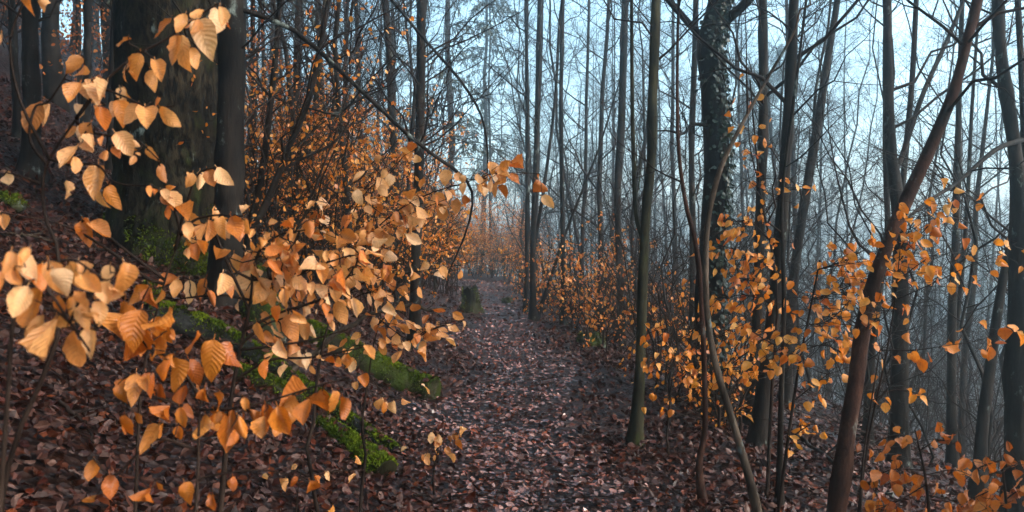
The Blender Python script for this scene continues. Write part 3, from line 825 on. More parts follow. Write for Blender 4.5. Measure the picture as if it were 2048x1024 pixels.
# ------------------------------------------------------------------ scattered wood
def project(x, y, z):
    cp, sp = math.cos(PITCH), math.sin(PITCH)
    dy, dz = y, z - CAMZ
    d = dy * cp - dz * sp; u = dy * sp + dz * cp
    return 1024 + FPX * x / d, 512 - FPX * u / d

pts = []
def free(x, y, r):
    for a, b, c in pts:
        if (a - x) ** 2 + (b - y) ** 2 < (r + c) ** 2 * .25: return False
    pts.append((x, y, r)); return True

def zone(u, d):
    if u >= 1040:
        for lim, ph in ((1180, 'behind the narrow trunk clump'), (1300, 'around the olive trunk'), (1430, 'left of the ivy covered trunk'), (1580, 'right of the ivy covered trunk'),
                        (1760, 'left of the reddish leaning trunk'), (1900, 'behind the reddish leaning trunk'), (9999, 'right of the reddish leaning trunk')):
            if u < lim: return ph
    for lim, ph in ((440, 'past the mossy trunk'), (620, 'beside the dark leaning stem'), (760, 'right of the dark leaning stem'), (900, 'around the straight bank trunk'), (9999, 'near the path bend')):
        if u < lim: return ph

def strew(pool, n, dlo, dhi, ulo, uhi, label, group, smin, smax, r=1.0, avoid_path=1.0, power=1.0):
    c = 0; tries = 0
    while c < n and tries < n * 40:
        tries += 1
        d = dlo + (dhi - dlo) * random.random() ** power
        u = random.uniform(ulo, uhi)
        x = (u - 1024) / FPX * d; y = d
        if abs(x - float(path_centre(y))) < avoid_path: continue
        if not free(x, y, r): continue
        place(pool, x, y, label + ' ' + zone(u, d), group, random.uniform(smin, smax)); c += 1

# right: pole-stage trees down the slope
strew(protos, 10, 16, 30, 1010, 2060, 'slender bare tree in thin fog', 'slender bare trees down the slope', .75, 1.05, 1.6)
strew(protos, 24, 30, 62, 1000, 2080, 'bare grey tree fogged in the valley', 'bare trees dimmed by valley fog', .85, 1.2, 2.0)
strew(leaners, 26, 10, 34, 1060, 2060, 'young bare pole tree with thin twigs', 'young pole trees on the foggy slope', .7, 1.15, 1.0)
strew(saplings, 46, 7, 26, 1080, 2060, 'thin bare sapling below the path edge', 'thin bare saplings below the path', .7, 1.2, .6, 1.3)
strew(brushes, 40, 8, 32, 1150, 2060, 'leafless twiggy shrub in the undergrowth', 'leafless shrubs below the path', .7, 1.3, .8, 1.6)
# left: hillside
strew(protos, 26, 14, 40, 470, 1000, 'bare dark tree above orange shrubs', 'bare trees above the orange shrubs', .8, 1.15, 1.4, 1.6)
strew(leaners, 18, 10, 26, 480, 1000, 'thin bare stem rising from orange shrubs', 'thin stems in the orange shrubs', .7, 1.1, .8, 1.3)
strew(protos, 16, 9, 28, -150, 420, 'dark bare tree on the gloomy hillside', 'dark trees on the gloomy hillside', .9, 1.3, 1.6)
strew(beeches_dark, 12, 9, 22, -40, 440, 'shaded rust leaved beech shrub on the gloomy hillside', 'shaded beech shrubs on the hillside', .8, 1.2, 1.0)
strew(spruces, 9, 16, 34, -120, 430, 'dense dark spruce closing off the gloomy hillside', 'dense hillside spruces', .9, 1.2, .8)
# orange beech shrubs, left bank
strew(beeches, 24, 8, 18, 500, 980, 'orange leaved beech shrub on the bank', 'orange beech shrubs on the left bank', .75, 1.1, .35, 1.7, .8)
strew(beeches, 24, 17, 34, 560, 1050, 'distant orange beech shrub', 'orange beech shrubs by the path bend', .8, 1.2, .5, .9)
strew(beeches, 9, 14, 28, 830, 965, 'orange beech shrub overhanging the path', 'shrubs overhanging the path', .7, 1.0, .3, .95)
strew(beeches, 10, 30, 40, 900, 1060, 'farthest orange beech shrub', 'orange shrubs at the path end', .9, 1.2, .4, 0)
strew(beeches_low, 18, 9.5, 24, 1060, 1440, 'low orange beech shrub edging the path', 'low orange shrubs along the path edge', .8, 1.4, .2, 1.0)
strew(beeches_low, 5, 7.0, 10, 1330, 1480, 'low orange beech shrub close by', 'low shrubs at the ivy covered trunk', .8, 1.1, .2, 1.3)
for x, y, sc_ in [(-2.6, 34, 1.0), (-1.3, 36, 1.1), (-.1, 35, 1.0), (-3.4, 38, 1.1), (.9, 33, .9), (-1.9, 40, 1.2), (.3, 39, 1.1), (-2.0, 29, .9), (-2.5, 26, .95), (-2.0, 22.5, .85), (-1.9, 19.5, .8), (.6, 30, .8), (-4.4, 41, 1.1), (-.9, 42, 1.2)]:
    place(beeches, x, y, 'golden beech shrub crowding the far end of the path', 'golden shrubs where the path ends', sc_)
for x, y, sc_ in [(-.9, 33, 1.4), (-.6, 36, 1.5), (-1.5, 35, 1.5), (-.2, 34, 1.3), (-2.0, 37, 1.5), (-1.1, 39, 1.6)]:
    place(beeches_low, x, y, 'low golden beech shrub closing the gap at the path end', 'low shrubs at the path end', sc_)
for x, y, sc_ in [(.75, 19, 1.1), (1.1, 17.5, 1.2), (.6, 22, 1.2), (1.3, 20.5, 1.3), (.5, 25, 1.3), (1.0, 14.8, 1.0), (1.5, 16.2, 1.1)]:
    place(beeches_low, x, y, 'small golden beech shrub beside the narrow clump of trunks', 'golden shrubs by the trunk clump', sc_)
for x, y, sc_ in [(-1.75, 11.2, .85), (-1.6, 13.2, .9), (-1.75, 15.2, .95), (-2.6, 12.4, 1.05), (-2.7, 15.5, 1.1), (-2.4, 18.0, 1.1)]:
    place(beeches, x, y, 'golden beech shrub on the bank foot before the mossy stump', 'golden shrubs at the bank foot', sc_)
strew(leaners, 16, 20, 44, 930, 1330, 'thin straight bare stem in fog', 'thin stems past the path bend', .8, 1.3, .4, .8)
# evergreens behind
for i, (u, d, s) in enumerate([(900, 33, 1.1), (965, 44, 1.1), (1500, 56, 1.2), (1560, 64, 1.3)]):
    x = (u - 1024) / FPX * d
    lab = ['dull green spruce above the path bend', 'pale fogged spruce past the end of the path', 'faint spruce in the fog behind the ivy covered trunk', 'faintest spruce in the bright gap of the fog'][i]
    place(spruces, x, d, lab, 'spruces in the fog', s)
for u, d in [(-60, 12), (120, 15), (230, 19), (330, 24), (20, 24), (-250, 9), (-500, 7), (420, 17)] + [(-3000, 1.2), (-2200, 3.0), (-1400, 4.5), (-600, 5.0), (-1100, 2.6)]:  # those left of the frame are unseen, added to block sky light
    place(spruces, (u - 1024) / FPX * d, d, 'spruce on the left hillside, unseen ones added for shade', 'shady hillside spruces', random.uniform(.9, 1.2))

for x, y in [(3.0, 2.5), (-1.9, -1.8), (2.2, -4.0), (5.4, 2.4), (-4.2, 1.2)]:  # unseen spruces added to keep sun and sky off the left bank
    place(spruces, x, y, 'unseen tall spruce added near the camera to block light', 'unseen shade spruces around the viewpoint', 1.3)

# far wood, one mass fading into the fog
def far_wood():
    rg = np.random.default_rng(9)
    mb = MB()
    n = 120
    d = rg.uniform(50, 130, n); u = rg.uniform(850, 2250, n)
    x = (u - 1024) / FPX * d; y = d
    z = H(x, y)
    h = rg.uniform(13, 20, n)
    s = np.linspace(0, 1, 6)
    P = np.stack([x, y, z], -1)[:, None] + s[:, None] * np.stack([rg.normal(0, .6, n), rg.normal(0, .6, n), h], -1)[:, None]
    R = np.outer(rg.uniform(.08, .16, n), 1 - .8 * s)
    mb.tubes(P, R, 5)
    P1, R1 = sprout(rg, P, R, 16, .15, 1, 2.6, 4, .7, .3, .5); mb.tubes(P1, R1, 3)
    P2, R2 = sprout(rg, P1, R1, 6, .2, 1, 1.1, 3, .6, .1, .6); mb.tubes(P2, np.maximum(R2, .006), 3)
    P3, R3 = sprout(rg, P2, R2, 3, .2, 1, .55, 2, .6, .1, .7); mb.tubes(P3, np.maximum(R3, .005), 3)
    # undergrowth of the valley floor
    n = 1500
    d = rg.uniform(24, 100, n); u = rg.uniform(1100, 2200, n); x = (u - 1024) / FPX * d; y = d
    P = np.stack([x, y, H(x, y)], -1)[:, None] + s[:, None] * np.stack([rg.normal(0, .5, n), rg.normal(0, .5, n), rg.uniform(1.5, 5, n)], -1)[:, None]
    mb.tubes(P, np.outer(rg.uniform(.01, .02, n), 1 - .7 * s), 3)
    P1, R1 = sprout(rg, P, np.outer(np.full(n, .012), 1 - .7 * s), 7, .1, 1, .9, 3, .6, .2, .7); mb.tubes(P1, R1, 3)
    o = mb.obj('distant_wood', M['bark_far'], kind='stuff')
    tag(o, 'mass of distant bare trees dissolving into the valley fog', 'wood', kind='stuff')
far_wood()

# ------------------------------------------------------------------ logs, stump, rocks
def moss_fuzz(rg, pos, nor, parent, size=(.012, .03)):
    mb = MB(); n = len(pos)
    leaf_batch(mb, pos, nor + rvec(rg, n) * .8, rvec(rg, n), rg.uniform(*size, n), rg, .3, .7)
    return mb.obj('moss', M['moss'], parent, kind='stuff')

def log(name, label, pix, widths, mat, moss=2500, lift=.6, seed=0, cover=0.2):
    rg = np.random.default_rng(300 + seed)
    pp = np.column_stack([np.asarray(pix, float), np.asarray(widths, float)])
    sp = spline(pp, 30)
    P = []; R = []
    for px, py, w in sp:
        p, d = ground_hit(px, py + w * .45)
        r = w / 2 / FPX * d
        P.append(p + np.array((0, 0, r * lift))); R.append(r)
    P = np.array(P); R = np.array(R)
    t = np.linspace(0, 1, 30)[:, None]
    # a log is nearly straight: blend with its chord
    co = [np.polyfit(t[:, 0], P[:, i], 3) for i in range(3)]
    P = np.stack([np.polyval(c, t[:, 0]) for c in co], -1); R = np.polyval(np.polyfit(t[:, 0], R, 1), t[:, 0])
    org = P.mean(0)
    root = thing(name, label, 'log', tuple(org))
    k, s = 30, 18
    wob = 1 + .05 * rg.normal(0, 1, (1, k, s))
    mb = MB().tubes(P - org, R, s, wob)
    v = mb.v[-1]
    for end in (0, k - 1):    # cut ends
        ring = np.arange(s) + end * s
        c = (P - org)[end]
        base = mb.n
        mb.add(np.vstack([v[ring], c]), f3=[(i, (i + 1) % s, s) if end else ((i + 1) % s, i, s) for i in range(s)])
    body = mb.obj('bark', M[mat], root)
    T = nrm(np.gradient(P, axis=0))
    n = moss
    f = rg.uniform(0, k - 1.01, n); i = f.astype(int); w = (f - i)[:, None]
    c = P[i] * (1 - w) + P[i + 1] * w; U = nrm(np.cross(T[i], np.array((0, 0, 1.)))); V = np.cross(U, T[i])
    a = rg.normal(math.pi / 2, .75, n)
    keep = (np.sin(f * .9 + seed) + np.sin(f * 2.3 + a * 3) * .6 + rg.normal(0, .4, n)) > cover * 5 - 1.4
    o = (np.cos(a)[:, None] * U + np.sin(a)[:, None] * V)
    pos = c + o * (R[i] * 1.0)[:, None] - org
    up = (o[:, 2] > .75); sel = np.where(up)[0][:max(6, n // 160)]
    EXTRA.append((pos[sel] + org + np.array((0, 0, .02)), o[sel]))
    if moss: moss_fuzz(rg, pos[keep], o[keep], body)
    return root
log('fallen_log', 'long dark fallen log with moss along its upper side, running down to the path', [(290, 622), (420, 660), (540, 730), (660, 815), (790, 905)], [58, 54, 46, 34, 25], 'wood_wet', 7500, .7, 1, cover=.1)
log('fallen_log', 'short bright green mossy log end lying below the long log', [(640, 838), (700, 880), (770, 935)], [30, 44, 58], 'bark_green', 5200, .5, 2, cover=-.4)
log('fallen_log', 'mossy half buried log behind the long dark one', [(470, 735), (540, 760), (600, 790)], [36, 34, 30], 'bark_green', 2400, .3, 3, cover=-.2)

def bump_r(x, y, z, q):
    return 1 + .16 * np.sin(2.3 * x + q) * np.sin(3.1 * y + 1) + .1 * np.sin(4.7 * z + 3 * x) + .07 * np.sin(7.1 * x + 5 * y + q) + .05 * np.sin(11 * y - 9 * z + 2 * q)

def boulder(name, label, px, py, w, h, mat, moss, seed, cat='boulder', depth_ratio=.8):
    rg = np.random.default_rng(500 + seed)
    p, d = ground_hit(px, py)
    k, s = 18, 26
    th = np.linspace(.02, math.pi - .02, k); a = np.arange(s) * 2 * math.pi / s
    x = np.sin(th)[:, None] * np.cos(a); y = np.sin(th)[:, None] * np.sin(a); z = np.cos(th)[:, None] * np.ones(s)
    rr = bump_r(x, y, z, seed) + .015 * rg.normal(0, 1, x.shape)
    sx = w / 2 / FPX * d; sz = h / FPX * d
    V = np.stack([x * rr * sx, y * rr * sx * depth_ratio, z * rr * sz], -1)
    i = np.arange(k * s).reshape(k, s)
    q = np.stack([i[:-1], i[1:], np.roll(i[1:], -1, 1), np.roll(i[:-1], -1, 1)], -1)
    root = thing(name, label, cat, tuple(p + np.array((0, sx * .4, 0))))
    body = MB().add(V, f4=q).obj('stone', M[mat], root)
    n = moss
    if n:
        ti = np.arccos(rg.uniform(.0, 1, n)); ai = rg.uniform(0, 6.28, n)
        ux, uy, uz = np.sin(ti) * np.cos(ai), np.sin(ti) * np.sin(ai), np.cos(ti)
        r2 = bump_r(ux, uy, uz, seed)
        pos = np.stack([ux * r2 * sx, uy * r2 * sx * depth_ratio, uz * r2 * sz], -1)
        keep = (np.sin(ux * 6 + seed) + np.sin(uy * 7 + ux * 3) + uz * 1.5 + rg.normal(0, .3, n)) > -.1
        sel = np.where(uz > .45)[0][:14]
        EXTRA.append((pos[sel] + np.array(root.location) + np.array((0, 0, .02)), np.stack([ux, uy, uz], -1)[sel]))
        moss_fuzz(rg, pos[keep], np.stack([ux, uy, uz], -1)[keep], body)
    return root
log('fallen_log', 'thick mossy rotten log under the pale bent branch, ending beside the path', [(610, 650), (700, 692), (790, 740), (866, 775)], [46, 60, 68, 58], 'wood_mossy', 6500, .3, 5, cover=.08)
boulder('boulder', 'grey lichened rock half hidden by the pale leaf spray', 525, 660, 90, 85, 'stone', 900, 3)
boulder('boulder', 'small bright mossy rock at the gloomy frame edge', 12, 410, 60, 26, 'stone', 1500, 4)
boulder('boulder', 'low mossy rock showing between the big pale leaves', 300, 590, 46, 26, 'stone', 1200, 5)
boulder('boulder', 'mossy stone on the downhill path edge under the slim trunks', 1180, 690, 60, 26, 'stone', 1200, 6)
boulder('boulder', 'small mossy stone at the foot of the narrow clump', 1015, 608, 26, 12, 'stone', 600, 7)

def stump():
    rg = np.random.default_rng(61)
    p, d = ground_hit(940, 625)
    root = thing('tree_stump', 'mossy broken tree stump beside the far part of the path', 'stump', tuple(p))
    k, s = 12, 20; zz = np.linspace(-.15, 52 / FPX * d, k); a = np.arange(s) * 2 * math.pi / s
    r0 = 15 / FPX * d
    rad = r0 * np.interp(zz, [-.15, 0, .2, .6], [2.2, 1.7, 1.1, .95])[:, None] * (1 + .16 * np.sin(a * 5 + 1)[None] * np.linspace(1, .3, k)[:, None] + .04 * rg.normal(0, 1, (k, s)))
    V = np.stack([rad * np.cos(a), rad * np.sin(a), zz[:, None] + np.zeros(s)], -1)
    V[-1, :, 2] += rg.uniform(-.08, .05, s)
    i = np.arange(k * s).reshape(k, s)
    q = np.stack([i[:-1], np.roll(i[:-1], -1, 1), np.roll(i[1:], -1, 1), i[1:]], -1)
    body = MB().add(V, f4=q).obj('trunk', M['bark_green'], root)
    c = np.vstack([V[-1], [0, 0, zz[-1] - .03]])
    MB().add(c, f3=[(j, (j + 1) % s, s) for j in range(s)]).obj('broken_top', M['wood_wet'], root)
    n = 1800; zi = rg.uniform(-.02, zz[-1], n); ai = rg.uniform(0, 6.28, n)
    ri = r0 * np.interp(zi, [-.15, 0, .2, .6], [2.2, 1.7, 1.1, .95]) * (1 + .16 * np.sin(ai * 5 + 1) * np.interp(zi, [zz[0], zz[-1]], [1, .3]))
    keep = np.sin(ai * 3 + zi * 9) + rg.normal(0, .3, n) > 0
    o = np.stack([np.cos(ai), np.sin(ai), np.full(n, .3)], -1)
    moss_fuzz(rg, np.stack([ri * np.cos(ai), ri * np.sin(ai), zi], -1)[keep], o[keep], body, (.015, .035))
stump()

def stick(label, pix, w, mat, lift=.02, seed=0, arch=0.0, depth=None, name='fallen_branch'):
    rg = np.random.default_rng(700 + seed)
    sp = spline(pix, 16)
    P = []
    for px, py in sp:
        if depth is None:
            p, d = ground_hit(px, py)
        else:
            d = depth; p = W(px, py, d)
        P.append(p + np.array((0, 0, lift)))
    P = np.array(P); r = w / 2 / FPX * np.linalg.norm(P[8])
    P += rg.normal(0, r * .6, P.shape)
    org = P[0].copy()
    root = thing(name, label, 'branch', tuple(org))
    mb = MB().tubes(P - org, np.linspace(r, r * .5, 16), 7)
    mb.obj('wood', M[mat], root)
    c = MB(); P2, R2 = sprout(rg, (P - org)[None], np.linspace(r, r * .5, 16)[None], 4, .3, 1, .35, 4, .5, .15, .5); c.tubes(P2, R2, 4)
    c.obj('twig', M[mat], root)
stick('pale bent dead branch arching over the mossy rock', [(585, 748), (640, 705), (655, 690), (700, 655), (760, 628), (820, 616), (885, 622)], 13, 'bark_pale', depth=6.0, seed=1)
stick('dark fallen branch on the leaves before the thick mossy trunk', [(190, 505), (260, 530), (330, 558)], 6, 'twig', .05, 2)
stick('pale thin stick lying on the hillside leaves', [(10, 478), (60, 482), (110, 492)], 5, 'bark_pale', .04, 3)
stick('thin dead branch lying across the downhill bank', [(1590, 880), (1700, 960), (1790, 1010)], 9, 'bark_dark', .05, 4)
stick('thin dark branch lying on the path margin near the olive trunk', [(1225, 880), (1270, 930), (1330, 985)], 4, 'twig', .03, 5)
stick('weathered branch on leaves below the big leaf spray', [(120, 820), (160, 855), (190, 905)], 8, 'twig', .04, 6)

# ------------------------------------------------------------------ foreground beech saplings, leaf by leaf
def seg_nearest(P, q):
    a = P[:-1]; b = P[1:]; ab = b - a
    t = np.clip(np.sum((q - a) * ab, -1) / np.maximum(np.sum(ab * ab, -1), 1e-9), 0, 1)
    c = a + ab * t[:, None]
    i = int(np.argmin(np.linalg.norm(c - q, axis=1)))
    return c[i]

def drop_to_ground(p, lean=(0, 0, 0)):
    """stem points from p down to the ground"""
    x, y, z = p
    gx_, gy_ = x + lean[0], y + lean[1]
    gz = float(H(gx_, gy_)) - .08
    t = np.linspace(0, 1, 8)[1:, None]
    Q = p + (np.array((gx_, gy_, gz)) - p) * t
    Q[:-1] += np.random.default_rng(int(abs(x) * 1000)).normal(0, .012, (6, 3))
    return Q

def sapling(label, stem, depth, twigs, leaves=(), sprays=(), kind='leaf_near', group=None, seed=0, lean=(0, 0, 0), stem_w=12, dj=.12, leaf_px=None, tw=8, name='beech_sapling', spread=1.0):
    """stem/twigs: pixel polylines (px,py[,depth offset]); leaves: (bx,by,tx,ty); sprays: (twig index, count, size in m)"""
    rg = np.random.default_rng(2000 + seed)
    def w3(pl, n):
        pl = [tuple(q) + (0,) * (3 - len(q)) for q in pl]
        sp = spline(pl, n)
        return W(sp[:, 0], sp[:, 1], depth + sp[:, 2])
    S = w3(stem, 14)
    S = np.vstack([S, drop_to_ground(S[-1], lean)])       # stem given from top downwards
    org = S[-1].copy(); org[2] += .08
    root = thing(name, label, 'sapling', tuple(org), group=group)
    r = stem_w / 2 / FPX * depth
    MB().tubes(S - org, np.linspace(.35, 1.25, len(S)) * r, 8).obj('stem', M['twig'], root)
    TW = [w3(t, 18) for t in twigs]
    # start each twig on the stem
    full = []
    for t_ in TW:
        c = seg_nearest(S, t_[0])
        lead = np.linspace(0, 1, 5)[:-1, None]
        full.append(np.vstack([c + (t_[0] - c) * lead, t_]))
    shoots = [[] for _ in TW]; kids = [[] for _ in TW]
    pool = LEAF[kind]
    count = 0
    allpts = np.concatenate(TW); own = np.concatenate([np.full(len(t_), i) for i, t_ in enumerate(TW)])
    for L in leaves:
        bx, by, tx, ty = L
        pix = allpts
        b0 = W(bx, by, depth)
        j = int(np.argmin(np.linalg.norm((pix - b0) * np.array((1, .2, 1)), axis=1)))
        dd = pix[j][1] / math.cos(PITCH) + rg.normal(0, dj * .5)
        dd = max(dd, .85 * depth)
        b = W(bx, by, dd); tdir = W(tx, ty, dd + rg.normal(0, .25) * np.hypot(tx - bx, ty - by) / FPX * dd) - b
        ln = min(np.linalg.norm(tdir), 82 / FPX * dd)
        N = np.array((rg.normal(.15, .55), -1.0, rg.normal(.45, .4)))
        kids[own[j]].append(place_leaf(root, pool[rg.integers(len(pool))], b, tdir, N, ln * 1.0, wide=rg.uniform(.7, .98)))
        shoots[own[j]].append((pix[j], b)); count += 1
        for _ in range(1 if rg.random() < .5 else 0):      # neighbours on the same shoot
            b2 = b + rg.normal(0, 1, 3) * np.array((.33, .5, .25)) * ln + np.array((0, .02, 0))
            t2 = tdir + rg.normal(0, .45, 3) * ln
            N2 = np.array((rg.normal(.2, .8), rg.normal(-.5, .6), rg.normal(.45, .5)))
            kids[own[j]].append(place_leaf(root, pool[rg.integers(len(pool))], b2, t2, N2, ln * rg.uniform(.5, .85), wide=rg.uniform(.7, 1.0)))
            shoots[own[j]].append((b, b2)); count += 1
    for ti, n, size in sprays:
        t_ = full[ti]
        for q in range(n):
            f = rg.uniform(.12, 1.0) ** .8 * (len(t_) - 1.01); i = int(f)
            b = t_[i] + (t_[i + 1] - t_[i]) * (f - i); tan = nrm(t_[i + 1] - t_[i])
            off = rg.normal(0, 1, 3) * np.array((.9, 1, .6)) * size * spread
            bb = b + off
            D = tan * .35 + rvec(rg, 1)[0] * .55 + np.array((0, 0, -.8))
            N = np.array((rg.normal(.15, .7), rg.normal(-.45, .7), rg.normal(.5, .5)))
            kids[ti].append(place_leaf(root, pool[rg.integers(len(pool))], bb, D, N, size * rg.uniform(.7, 1.2), wide=rg.uniform(.85, 1.2)))
            shoots[ti].append((b, bb)); count += 1
    tr = tw / 2 / FPX * depth
    for t_, sh, kd in zip(full, shoots, kids):
        mb = MB().tubes(t_ - org, np.linspace(1, .35, len(t_)) * tr, 6)
        if sh:
            A = np.array([a for a, b in sh]); Bq = np.array([b for a, b in sh])
            s = np.linspace(0, 1, 4)[None, :, None]
            Q = A[:, None] + (Bq - A)[:, None] * s
            Q[:, 1:3] += rg.normal(0, .004, (len(A), 2, 3))
            mb.tubes(Q - org, np.tile(np.linspace(.45, .24, 4) * tr, (len(A), 1)), 4)
        two = mb.obj('twig', M['twig'], root)
        for o in kd: o.parent = two
    return root

def sc(lst, ox, oy, s):
    return [(ox + a * s, oy + b * s, ox + c * s, oy + d * s) for a, b, c, d in lst]

zoomA = [(860, 30, 855, 150), (790, 80, 830, 230), (725, 140, 760, 290), (710, 140, 690, 260), (765, 190, 800, 272), (742, 55, 715, 130), (765, 70, 745, 120), (880, 25, 885, 110),
         (560, 212, 540, 330), (600, 280, 620, 360), (622, 240, 655, 340), (500, 280, 495, 330), (535, 225, 510, 300),
         (365, 318, 345, 405), (320, 330, 285, 415), (430, 330, 420, 445), (480, 350, 505, 412), (470, 400, 490, 500), (550, 415, 510, 500), (582, 430, 600, 535),
         (640, 428, 700, 512), (350, 418, 315, 470), (400, 425, 395, 525), (365, 490, 330, 560), (305, 505, 272, 555), (335, 500, 350, 600), (372, 540, 402, 615),
         (310, 585, 300, 670), (265, 605, 243, 672), (428, 600, 415, 650), (462, 530, 540, 625), (520, 545, 558, 595), (450, 588, 472, 640), (590, 585, 640, 645),
         (540, 622, 520, 662), (640, 655, 672, 732), (170, 405, 115, 530), (198, 408, 232, 490), (318, 220, 280, 308), (8, 138, 15, 248), (112, -40, 100, 52), (160, -10, 192, 48),
         (395, 660, 400, 812), (435, 738, 492, 838), (265, 722, 275, 802), (600, 742, 590, 788), (20, 690, 52, 752)]
zoomB = [(330, 880, 345, 978), (360, 888, 422, 992), (2, 855, 12, 925),
         (770, 690, 742, 752), (800, 684, 800, 762), (830, 678, 866, 755), (868, 670, 926, 745),
         (645, 758, 672, 802), (675, 765, 715, 845), (675, 820, 662, 872), (705, 828, 742, 905), (765, 848, 800, 905), (745, 888, 782, 965), (835, 878, 822, 965),
         (880, 862, 900, 955), (925, 868, 962, 965), (958, 878, 988, 925), (790, 962, 812, 1024)]
zoomC = [(110, -10, 135, 115), (45, -20, 15, 90), (195, 20, 235, 160), (275, 25, 345, 165), (325, 75, 405, 185), (395, 105, 445, 195), (495, 25, 520, 142), (440, 35, 428, 115),
         (110, 120, 50, 235), (170, 120, 150, 230), (235, 155, 230, 240), (330, 165, 362, 295), (175, 235, 140, 375), (228, 250, 232, 468), (300, 300, 322, 455), (350, 285, 385, 415),
         (300, 160, 290, 250), (60, 40, 80, 120), (-10, 60, 0, 160), (140, 40, 190, 120), (380, 180, 400, 280)]
zoomD = [(590, 115, 525, 195), (605, 125, 612, 215), (500, 178, 468, 295), (510, 235, 475, 335), (565, 215, 500, 425), (545, 265, 512, 468), (570, 290, 572, 405), (618, 245, 672, 345),
         (642, 318, 655, 408), (855, 335, 815, 488), (888, 345, 952, 465), (700, 405, 742, 525), (755, 415, 795, 515), (672, 415, 662, 495), (545, 470, 530, 608), (585, 465, 615, 565),
         (512, 488, 498, 545), (630, 508, 642, 590), (742, 515, 728, 582), (820, 528, 820, 595), (878, 542, 892, 615), (498, 635, 500, 728), (538, 622, 562, 675), (682, 598, 665, 668),
         (718, 605, 732, 688), (635, 672, 605, 775), (710, 678, 716, 740), (820, 632, 820, 735), (870, 615, 858, 672), (932, 612, 918, 750), (998, 612, 1022, 725), (972, 565, 992, 625),
         (1060, 590, 1075, 690), (1110, 600, 1150, 720), (1180, 560, 1130, 720), (1240, 570, 1230, 660), (1290, 540, 1250, 660), (1330, 540, 1350, 640), (1370, 560, 1400, 640), (1060, 640, 1060, 730),
         (950, 640, 970, 720), (375, 815, 362, 898), (438, 875, 446, 975), (602, 928, 600, 992), (385, 962, 348, 988), (738, 905, 772, 995), (850, 955, 852, 1024), (930, 880, 925, 940), (1180, 880, 1170, 930), (1240, 900, 1270, 970)]
zoomE = [(250, 88, 292, 225), (325, 88, 385, 235), (392, 105, 405, 192), (182, 125, 178, 235), (70, 125, 92, 235), (128, 235, 158, 342), (455, 165, 425, 215), (535, 145, 592, 128), (655, 155, 605, 255),
         (685, 185, 735, 315), (432, 215, 428, 295), (560, 175, 602, 305), (495, 265, 438, 325), (335, 305, 330, 435), (402, 288, 400, 338), (475, 318, 428, 375), (518, 288, 575, 355), (450, 355, 482, 435),
         (528, 335, 585, 445), (430, 400, 418, 595), (345, 435, 338, 515), (272, 415, 248, 545), (188, 515, 232, 602), (175, 445, 115, 585), (82, 455, 80, 595), (525, 465, 488, 605), (558, 515, 572, 615),
         (640, 338, 650, 445), (700, 365, 712, 488), (758, 342, 772, 465), (828, 355, 852, 485), (922, 285, 910, 385), (862, 285, 858, 355), (988, 325, 1002, 405), (1028, 335, 1042, 395), (1058, 282, 1072, 372),
         (1035, 382, 1062, 475), (950, 385, 1005, 525), (898, 445, 912, 585), (622, 505, 618, 605), (692, 515, 680, 605), (718, 495, 732, 585), (778, 465, 792, 545), (792, 525, 778, 615), (838, 525, 862, 585),
         (852, 585, 838, 665), (742, 595, 738, 695), (928, 575, 962, 715), (1010, 555, 1022, 665), (640, 650, 692, 815), (728, 685, 762, 805), (465, 695, 512, 855), (600, 785, 632, 905), (708, 845, 722, 955),
         (748, 865, 772, 965), (510, 905, 522, 1020), (622, 935, 620, 1024), (890, 885, 902, 975), (970, 875, 982, 965), (1078, 825, 1092, 925), (868, 645, 882, 705), (900, 685, 905, 745),
         (20, 450, 10, 560), (600, 330, 610, 400), (660, 250, 640, 330), (480, 210, 500, 280), (560, 240, 540, 300), (590, 600, 560, 700), (690, 640, 700, 700), (820, 880, 830, 930), (780, 940, 790, 1000), (930, 890, 940, 950)]

sapling('tall pale leaved beech sapling arching up before the thick mossy trunk',
        [(152, 238), (98, 318), (85, 370), (92, 440), (120, 520), (112, 690), (50, 830), (10, 960), (0, 1060)], 1.75,
        [[(152, 238), (200, 172), (270, 112), (330, 80), (400, 30), (440, 5)], [(152, 238), (200, 182), (245, 192), (300, 215), (348, 212)], [(150, 240), (175, 262), (220, 272), (270, 278), (318, 320)],
         [(98, 318), (140, 330), (195, 330), (230, 365), (300, 372)], [(95, 330), (60, 280), (70, 215), (100, 200), (155, 112)], [(98, 318), (40, 200), (20, 90), (40, 20), (70, -30)], [(85, 370), (40, 352), (12, 345)]],
        sc(zoomA, 0, 0, .5), stem_w=13, seed=1)
sapling('sapling spray of small pale leaves in front of the smooth dark trunk',
        [(362, 470), (330, 560), (300, 680), (280, 800), (270, 1030)], 2.1,
        [[(362, 470), (345, 400), (330, 380)], [(362, 470), (390, 440), (440, 430), (490, 440)], [(350, 500), (370, 420), (395, 350), (430, 335)], [(330, 560), (250, 500), (190, 450), (165, 440)], [(300, 560), (150, 460), (5, 425)]],
        sc(zoomB, 0, 0, .5), stem_w=8, seed=2)
sapling('beech sapling with the largest leaves at the lower frame edge',
        [(185, 710), (140, 645), (75, 560), (30, 620), (15, 800), (0, 1000)], 1.15,
        [[(75, 560), (60, 520), (20, 500), (-10, 520)], [(75, 560), (110, 530), (150, 520), (210, 560), (240, 540)], [(140, 645), (160, 600), (180, 590)], [(140, 645), (110, 620), (70, 600)]],
        sc(zoomC, 0, 512, .5), stem_w=12, seed=3, dj=.08)
